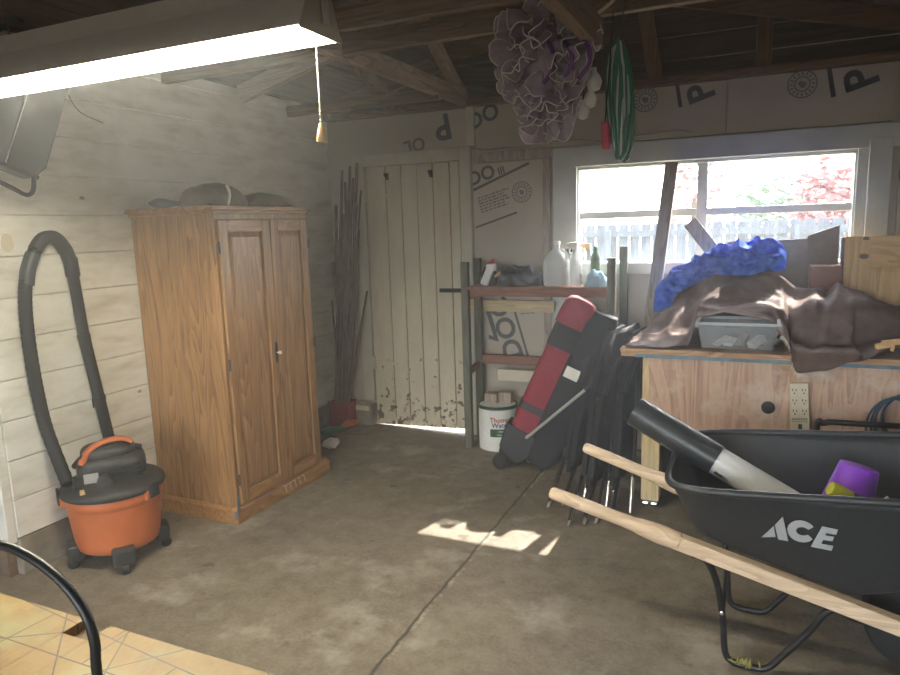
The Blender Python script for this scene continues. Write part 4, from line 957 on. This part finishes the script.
slab([(.265, BZ), (.42, BZ), (.42, 1.47), (.265, 1.415)], 4.355, .018, 'dkcard', 'offcut_board', 'dark brown board with a slanted top standing below the window', 'board')
tag(B().bx(.275, .425, 4.18, 4.33, BZ, 1.255).build('red_brown_box', 'rustbox', base=(.35, 4.25, BZ), smooth=False, bevel=.004), 'red brown box between the tarps and the pine door', 'box')
slab([(-.16, BZ), (.10, BZ), (.10, 1.395), (-.16, 1.385)], 4.41, .02, 'dkcard', 'brown_board', 'dark brown board behind the blue tarp', 'board')
p, q = py(643, 305, 4.25), py(672, 163, 4.44)
lo = V((-.578, 4.27, BZ+.004))
tag(B().beam(lo, q, .075, .05, up=(0, 1, 0)).build('leaning_lumber', 'greywood', base=lo, smooth=False, bevel=.004), 'grey lumber leaning up across the window beside the bench', 'lumber')
p, q = py(712, 250, 4.40), py(690, 222, 4.45)
tag(B().beam(p+(p-q)*2.2, q, .085, .03, up=(0, 1, 0)).build('lumber_offcut', 'greywood', base=p, smooth=False, bevel=.003), 'short lumber offcut poking up behind the blue tarp', 'lumber')

# ============================================================ WHEELBARROW
YC = 2.555
def handle_z(x): return .578 - .295*(x+.643)
WB = thing('wheelbarrow', (.3, YC, 0), 'black poly wheelbarrow with pale wooden handles beside the bench', 'wheelbarrow')
def hy_(x, s): return YC-.045 + s*lerp(.265, .15, (x+.643)/1.5)
for s in (-1, 1):
    X_ = [-.643, -.633, -.55, -.40, -.345, -.33, -.26, -.2]
    R_ = [.014, .022, .0235, .0235, .025, .029, .034, .030]
    b = B().tube([(x, hy_(x, s), handle_z(x)) for x in X_], R_, 14)
    b.beam((-.30, hy_(-.30, s), handle_z(-.30)), (.95, hy_(.95, s), handle_z(.95)), .046, .050)
    b.build('handle', 'handle', WB, bevel=.004, sharp=35)
NR = 48
def rimz(x): return .655 + .075*(x+.25)
def floorz(x): return max(handle_z(x)+.034, .24)
def side_y(x, z, s=-1):
    tt = (rimz(x)-z)/(rimz(x)-floorz(x)); return YC + s*(.345-.125*tt)
def traypt(k, tt):
    xl, xr = -.25+.08*tt, .98-.62*tt; hw = .345-.125*tt
    a = 2*PI*k/NR; n = 7.0
    cx_ = math.copysign(abs(math.cos(a))**(2/n), math.cos(a)); sy_ = math.copysign(abs(math.sin(a))**(2/n), math.sin(a))
    x = (xl+xr)/2 + (xr-xl)/2*cx_; y = YC + hw*sy_
    return V((x, y, lerp(rimz(x), floorz(x), tt)))
NT = 10; b = B(); vs = [traypt(k, j/NT) for j in range(NT+1) for k in range(NR)]
fs = [(j*NR+k, j*NR+(k+1) % NR, (j+1)*NR+(k+1) % NR, (j+1)*NR+k) for j in range(NT) for k in range(NR)]
base = NT*NR
# floor: strips between opposite rim vertices
for k in range(NR//2):
    a_, b_ = base+k, base+k+1; c_, d_ = base+(NR-k-1) % NR, base+(NR-k) % NR
    if k == 0: fs.append((base, base+1, base+NR-1))
    elif k == NR//2-1: fs.append((base+k, base+k+1, base+k+2))
    else: fs.append((base+k, base+k+1, base+NR-k-1, base+NR-k))
b.add(vs, fs); tray = b.build('tray', 'tray', WB, solid=.006, sharp=55)
B().tube([traypt(k, 0)+V((0, 0, -.004)) for k in range(NR)], .013, 10, closed=True).build('rolled_rim', 'tray', tray)
# maker's lettering on the tray side
def lp(u, v):
    d_ = ray(660+u/3.75, 400+v/3.75); Y = 2.25
    for _ in range(12):
        p = EYE + d_*(Y/d_.y); Y = side_y(p.x, p.z) - .0050
    return EYE + d_*(Y/d_.y)
lg = B()
def poly(pts): lg.prism([lp(*p) for p in pts], (0, .004, 0))
poly([(380, 515), (426, 474), (433, 514)]); poly([(461, 437), (431, 470), (443, 523), (481, 530)])
n = 14
for k in range(n):
    a0, a1 = math.radians(38+290*k/n), math.radians(38+290*(k+1)/n)
    f_ = lambda a, rx, ry, ox=0: (531+ox+rx*math.cos(a), 493+ry*math.sin(a)+ (rx*math.cos(a))*.12)
    poly([f_(a0, 54, 41), f_(a1, 54, 41), f_(a1, 25, 16, 4), f_(a0, 25, 16, 4)])
poly([(608, 475), (634, 480), (596, 557), (566, 550)]); poly([(608, 475), (667, 487), (661, 506), (598, 494)]); poly([(594, 504), (653, 514), (647, 530), (584, 520)]); poly([(575, 535), (650, 548), (643, 566), (567, 550)])
lg.build('printed_logo', 'logo', tray, smooth=False, label='silver grey ACE lettering')
# legs and cross brace
for s in (-1, 1):
    y = YC-.05 + s*.184
    top0 = hy_(-.11, s)
    pts = [(-.16, top0, handle_z(-.16)-.03), (-.11, top0, handle_z(-.11)-.032), (-.075, lerp(top0, y, .3), .30), (-.055, y, .16), (-.045, y, .05), (-.02, y, .018), (.03, y, .013), (.085, y, .02), (.13, y, .075), (.20, y, .175), (.262, hy_(.26, s), handle_z(.26)-.035), (.33, hy_(.33, s), handle_z(.33)-.03), (.40, hy_(.40, s), handle_z(.40)-.030)]
    lgo = B().tube(spline(pts, 6), .0115, 10).build('leg', 'blackgloss', WB)
    B().lathe((-.06, y-.012, .20), [(.007, 0), (.007, .006), (0, .008)], 10, (0, -1, 0)).tube([(-.145, top0-.02, handle_z(-.145)-.03), (-.155, top0-.02, handle_z(-.145)-.07)], .004, 6).build('bolt', 'chrome', lgo)
B().tube([(-.058, YC-.05-.184, .20), (-.058, YC-.05+.184, .20)], .008, 8).build('cross_brace', 'blackgloss', WB)
wc = V((.575, YC-.045, .2))
wh = B().lathe(wc+V((0, -.045, 0)), [(.10, .012), (.165, 0), (.190, .008), (.200, .03), (.200, .06), (.190, .082), (.165, .09), (.10, .078)], 44, (0, 1, 0)).build('tire', 'rubber', WB)
B().lathe(wc+V((0, -.035, 0)), [(.02, -.02), (.025, 0), (.105, .012), (.105, .058), (.025, .07), (.02, .09)], 30, (0, 1, 0)).build('hub', 'blackgloss', wh)
B().tube([wc+V((0, -.15, 0)), wc+V((0, .15, 0))], .009, 8).build('axle', 'chrome', wh)
for s in (-1, 1): B().beam(wc+V((0, s*.125, -.01)), (.575, hy_(.575, s), handle_z(.575)-.02), .03, .012, up=(0, 1, 0)).build('axle_bracket', 'blackgloss', WB, smooth=False)
gc = V((.025, YC-.05-.184, .028))
t = thing('grass_clump', gc, 'dry yellow green grass clump caught on the wheelbarrow leg', 'grass clump'); b = B()
for k in range(26):
    d_ = V((R0.gauss(0, 1), R0.gauss(0, .7), abs(R0.gauss(0, 1))+.1)).normalized(); o_ = gc+V((R0.gauss(0, .02), -.014-.004*R0.random(), 0)); b.tube([o_, o_+d_*.012, o_+d_*.026+V((0, 0, -.004))], [.003, .0025, .001], 5)
b.build('blades', M['drygrass'], t)
# contents of the tray
p1, p0 = V((-.405, 2.62, .797)), V((.0, 2.55, .60))
dirp = (p0-p1).normalized(); p0 = p1 + dirp*.60
t = thing('black_pipe', p0, 'thick black pipe propped in the wheelbarrow tray', 'pipe')
B().lathe(p1, [(.050, .0), (.058, 0), (.058, .34), (.051, .34), (.050, .0)], 32, dirp).build('pipe_body', 'pipe', t)
B().lathe(p1, [(.053, .30), (.053, .62), (.044, .62), (.044, .31)], 32, dirp).build('lit_end', 'litpipe', t, label='lit lower end painted pale')  # light on the pipe's lower end, built as a pale stretch
q = p1 + dirp*.36; n_ = dirp.cross(V((0, 0, 1))).normalized(); o_ = q - dirp.cross(n_)*-.0 + V((-.02, -.052, -.015))
B().beam(o_, o_+dirp*.03, .022, .012).build('pipe_tab', 'chrome', t, smooth=False)
cb, ct = V((.295, 2.50, .50)), V((.345, 2.53, .695)); ax = ct-cb
t = thing('purple_cup', cb, 'purple plastic cup upside down in the wheelbarrow', 'cup')
B().lathe(cb, [(.086, 0), (.089, .0), (.089, .008), (.085, .012), (.060, ax.length-.004), (.057, ax.length), (0, ax.length-.002)], 36, ax).build('cup_body', 'purple', t)
a_ = V((.245, 2.36, .668)); d_ = V((.115, .03, -.06))
t = thing('hand_tool', a_, 'yellow green and black tool handle leaning on the purple cup', 'tool')
B().tube([a_, a_+d_*.12, a_+d_*.5], [.022, .025, .022], 14).build('yellow_end', 'yellow', t); B().tube([a_+d_*.45, a_+d_*1.0, a_+d_*1.9], [.021, .022, .018], 14).build('grip', 'black', t)
tag(B().tube([(.415, 2.47, .62), (.50, 2.40, .50)], .006, 8).build('white_rod', 'white', base=(.45, 2.44, .56)), 'thin white rod beside the purple cup', 'rod')
# bent tube frame standing between barrow and bench
t = thing('tube_frame', (.5, 3.30, 0), 'bent black tube frame standing behind the wheelbarrow rim', 'tube frame')
zt = py(860, 424, 3.25).z
B().tube(spline([(.27, 3.25, .0), (.27, 3.25, zt-.06), (.30, 3.25, zt-.008), (.40, 3.25, zt), (.80, 3.27, zt-.005), (.84, 3.27, zt-.06), (.84, 3.27, 0)], 8), .013, 12).build('frame_tube', 'blackgloss', t)
B().tube([(.27, 3.25, .3), (.84, 3.27, .3)], .011, 10).build('cross_tube', 'blackgloss', t)

# ============================================================ NEAR BENCH AND GOOSENECK
TZ = .90
t = thing('work_table', (-1.1, .35, 0), 'near worktable with a cut scarred yellow plywood top', 'worktable')
B().bx(-1.75, -1.003, -.05, .698, TZ-.018, TZ).bx(-.945, -.52, -.05, .698, TZ-.018, TZ).bx(-1.003, -.945, -.05, .655, TZ-.018, TZ).build('plywood_top', 'worktop', t, smooth=False, bevel=.001)
B().bx(-1.01, -.94, .64, .695, TZ-.03, TZ-.018).build('support_block', 'brownwood', t, smooth=False)
for x in (-1.70, -.60):
    for y in (.0, .60): B().bx(x, x+.07, y, y+.07, 0, TZ-.03).build('leg', 'lumber', t, smooth=False)
B().bx(-1.70, -.53, .0, .67, TZ-.12, TZ-.03).build('apron', 'lumber', t, smooth=False)
t = thing('gooseneck_lamp', (-.65, .45, TZ), 'black gooseneck lamp on the yellow plywood worktable', 'lamp')
GX = py(97, 675, .45).x
pts = [(GX, .45, TZ+.02)] + [tuple(py(x, y, .45)) for x, y in ((97, 672), (95, 645), (89, 622), (79, 603), (63, 583), (42, 565), (20, 552), (0, 545), (-25, 541), (-50, 543), (-75, 552))]
sp_ = spline(pts, 10); B().tube(sp_, [.0053+.0004*(k % 2) for k in range(len(sp_))], 12).build('neck', 'blackgloss', t, sharp=80)
e = sp_[-1]; B().lathe(e, [(.008, .03), (.018, .02), (.045, -.05), (.043, -.05), (.012, .01)], 24, V((.25, 0, 1))).build('lamp_shade', 'black', t)
B().lathe((GX, .45, TZ), [(.045, 0), (.045, .012), (.012, .022)], 24).build('base', 'black', t)

# ============================================================ HANGING NETTING, HOSE COIL
c = V((-.70, 2.42, 2.10))
t = thing('netting_bundle', (-.62, 2.42, 2.30), 'ruffled mauve netting bundle hanging from the rafters', 'netting')
b = B(); ed = B()
for k in range(104):
    f_ = (k+.5)/104; zz = .13-.32*f_; a = k*2.39996
    rr = .150*(math.sqrt(max(.02, 1-((zz-.03)/.125)**2)) if zz > .03 else max(.12, 1-((.03-zz)/.24)**1.3))
    u = V((math.cos(a), math.sin(a)*.8, (zz-.0)/.22)).normalized()
    o_ = c + V((math.cos(a)*rr*.62, math.sin(a)*rr*.5, zz))
    d_ = (u + V((R0.gauss(0, .3), R0.gauss(0, .3), R0.gauss(0, .3)-.45))).normalized(); a_, b_, _ = frame(d_, V((R0.gauss(0, 1), R0.gauss(0, 1), R0.gauss(0, 1))))
    L_, W_ = .080+.040*R0.random(), .034+.020*R0.random(); ph = R0.random()*6
    def pet(s_, v_, o_=o_, d_=d_, a_=a_, b_=b_, L_=L_, W_=W_, ph=ph):
        w = s_*2-1; r_ = math.sin(v_*PI*.55)
        return o_ + d_*(L_*v_*(1-.3*w*w)) + a_*(W_*w*r_) + b_*(W_*.7*(w*w)*r_ + .012*math.sin(5*w+ph)*v_)
    b.grid(pet, 10, 6); ed.tube([pet(s_/12, 1) for s_ in range(13)], .0020, 5)
    ed.tube([pet(0, s_/5) for s_ in range(1, 6)], .0016, 4)
b.build('ruffles', 'netting', t, sharp=80); ed.build('ruffle_edges', 'netedge', t)
B().ell(c+V((0, 0, -.01)), (.08, .07, .12), 16, 10, fn=lambda u, q: lumps(u, q, .2)).build('core', 'netting', t)
b = B().tube(spline([(-.74, 2.44, 2.10), (-.76, 2.45, 2.22), (-.72, 2.47, 2.30), (-.64, 2.49, 2.27)], 6), .006, 8); b.build('hanging_cord', 'cablecream', t)
for dx in (-.06, .0, .06): B().tube(spline([(-.66+dx, 2.40, 2.16), (-.60+dx, 2.35, 2.12), (-.58+dx, 2.33, 2.05), (-.62+dx, 2.34, 2.0)], 5), [.008]*16, 6).build('purple_ribbon', 'purpleribbon', t)
cc = spline([(-.53, 2.57, 2.44), (-.50, 2.52, 2.40), (-.47, 2.52, 2.30), (-.54, 2.51, 2.24)], 6); tag(B().tube(cc, .006, 8).build('cream_cord', 'cablecream', base=cc[0]), 'loop of cream cord over the joist above the netting', 'cord')
for k, (x, y, r) in enumerate(((594, 82, .030), (590, 100, .026), (583, 112, .024))):
    p = py(x, y, 2.62); t = thing('white_bulb', p, ['uppermost of the pale bulbs hanging behind the netting', 'middle pale bulb hanging behind the netting', 'lowest pale bulb hanging behind the netting'][k], 'bulb', 'pale bulbs behind the netting')
    B().lathe(p, [(0, -r*1.2), (r*.7, -r*.9), (r, 0), (r*.75, r*.7), (r*.35, r*1.2), (r*.3, r*1.7)], 18).build('globe', 'white', t)
    B().tube([p+V((0, 0, r*1.4)), (p.x+.01*k, 2.60, 2.37)], .003, 6).build('hanging_wire', 'black', t)
hc = py(619, 100, 2.80); hh = (py(619, 40, 2.80)-py(619, 160, 2.80)).length/2
t = thing('hose_coil', hc, 'oval coil of green and white cord hanging before the window', 'cord coil')
for k in range(13):
    b = B(); rx = .006+.0040*k; ry = hh-.003*((k*5) % 9)
    b.tube([hc + V((rx*math.cos(2*PI*q/36)+.008*math.sin(k*2), .012*math.sin(q*.5+k)+.006*(k-4), ry*math.sin(2*PI*q/36)-.006*k*math.cos(2*PI*q/36))) for q in range(36)], .0042, 8, closed=True)
    b.build('cord_loop', 'cablewhite' if k % 4 == 1 else 'cablegreen', t)
B().tube(spline([hc+V((0, .0, hh-.01)), hc+V((0, .06, hh+.03)), (hc.x, 2.89, 2.42)], 5), .004, 6).build('hook', 'chrome', t)
p, q = py(606, 150, 2.76), py(605, 122, 2.76)
t = thing('red_grip', p, 'pink red plastic grip hanging beside the green cord coil', 'grip')
B().beam(p, q, .030, .014, up=(0, 1, 0)).build('grip_body', 'redhandle', t, smooth=False, bevel=.006); B().tube([q, (q.x+.01, 2.80, 2.15), (q.x, 2.91, 2.355)], .003, 6).build('hanging_cord', 'black', t)
# ============================================================ LIGHT
w = bpy.data.worlds.new('world'); scene.world = w; w.use_nodes = True; t = w.node_tree; bg = t.nodes['Background']
sky = t.nodes.new('ShaderNodeTexSky'); sky.sky_type = 'NISHITA'; sky.sun_disc = False; sky.sun_elevation = math.radians(47); sky.sun_rotation = math.radians(22); sky.dust_density = 2.0
hs = N(t, 'ShaderNodeHueSaturation', Saturation=.45); t.links.new(sky.outputs[0], hs.inputs['Color']); t.links.new(hs.outputs[0], bg.inputs['Color']); bg.inputs['Strength'].default_value = 1.7
sl_ = bpy.data.lights.new('sun', 'SUN'); sl_.energy = 12.5; sl_.angle = math.radians(.6); sl_.color = (1, .95, .86)
so = bpy.data.objects.new('sun', sl_); col.objects.link(so); so.rotation_euler = V((-.27, -1, -1.084)).to_track_quat('-Z', 'Y').to_euler()
vs_ = scene.view_settings; scene.display_settings.display_device = 'sRGB'
vs_.view_transform = 'Standard'; vs_.look = 'None'; vs_.exposure = .9; vs_.gamma = 1; vs_.use_curve_mapping = False

# scattering volume added to imitate the window's lens glare: faint, even, forward
b = B().bx(-4.75, 1.36, -3.3, 4.72, -.16, 3.15); mt, t, bs_ = nt('glare volume'); t.nodes.remove(bs_)
vsn = N(t, 'ShaderNodeVolumeScatter', Density=.027, Anisotropy=.55); vsn.inputs['Color'].default_value = (.95, .97, 1, 1)
t.links.new(vsn.outputs[0], t.nodes['Material Output'].inputs['Volume'])
ha = b.build('glare_haze', mt, smooth=False); ha['kind'] = 'stuff'; ha['label'] = 'thin haze volume added for the window glare'; ha['category'] = 'haze'
cy = scene.cycles; cy.use_denoising = True; cy.max_bounces = 8; cy.diffuse_bounces = 5; cy.transparent_max_bounces = 12; cy.caustics_reflective = False; cy.caustics_refractive = False
cy.volume_bounces = 0; cy.sample_clamp_indirect = 8
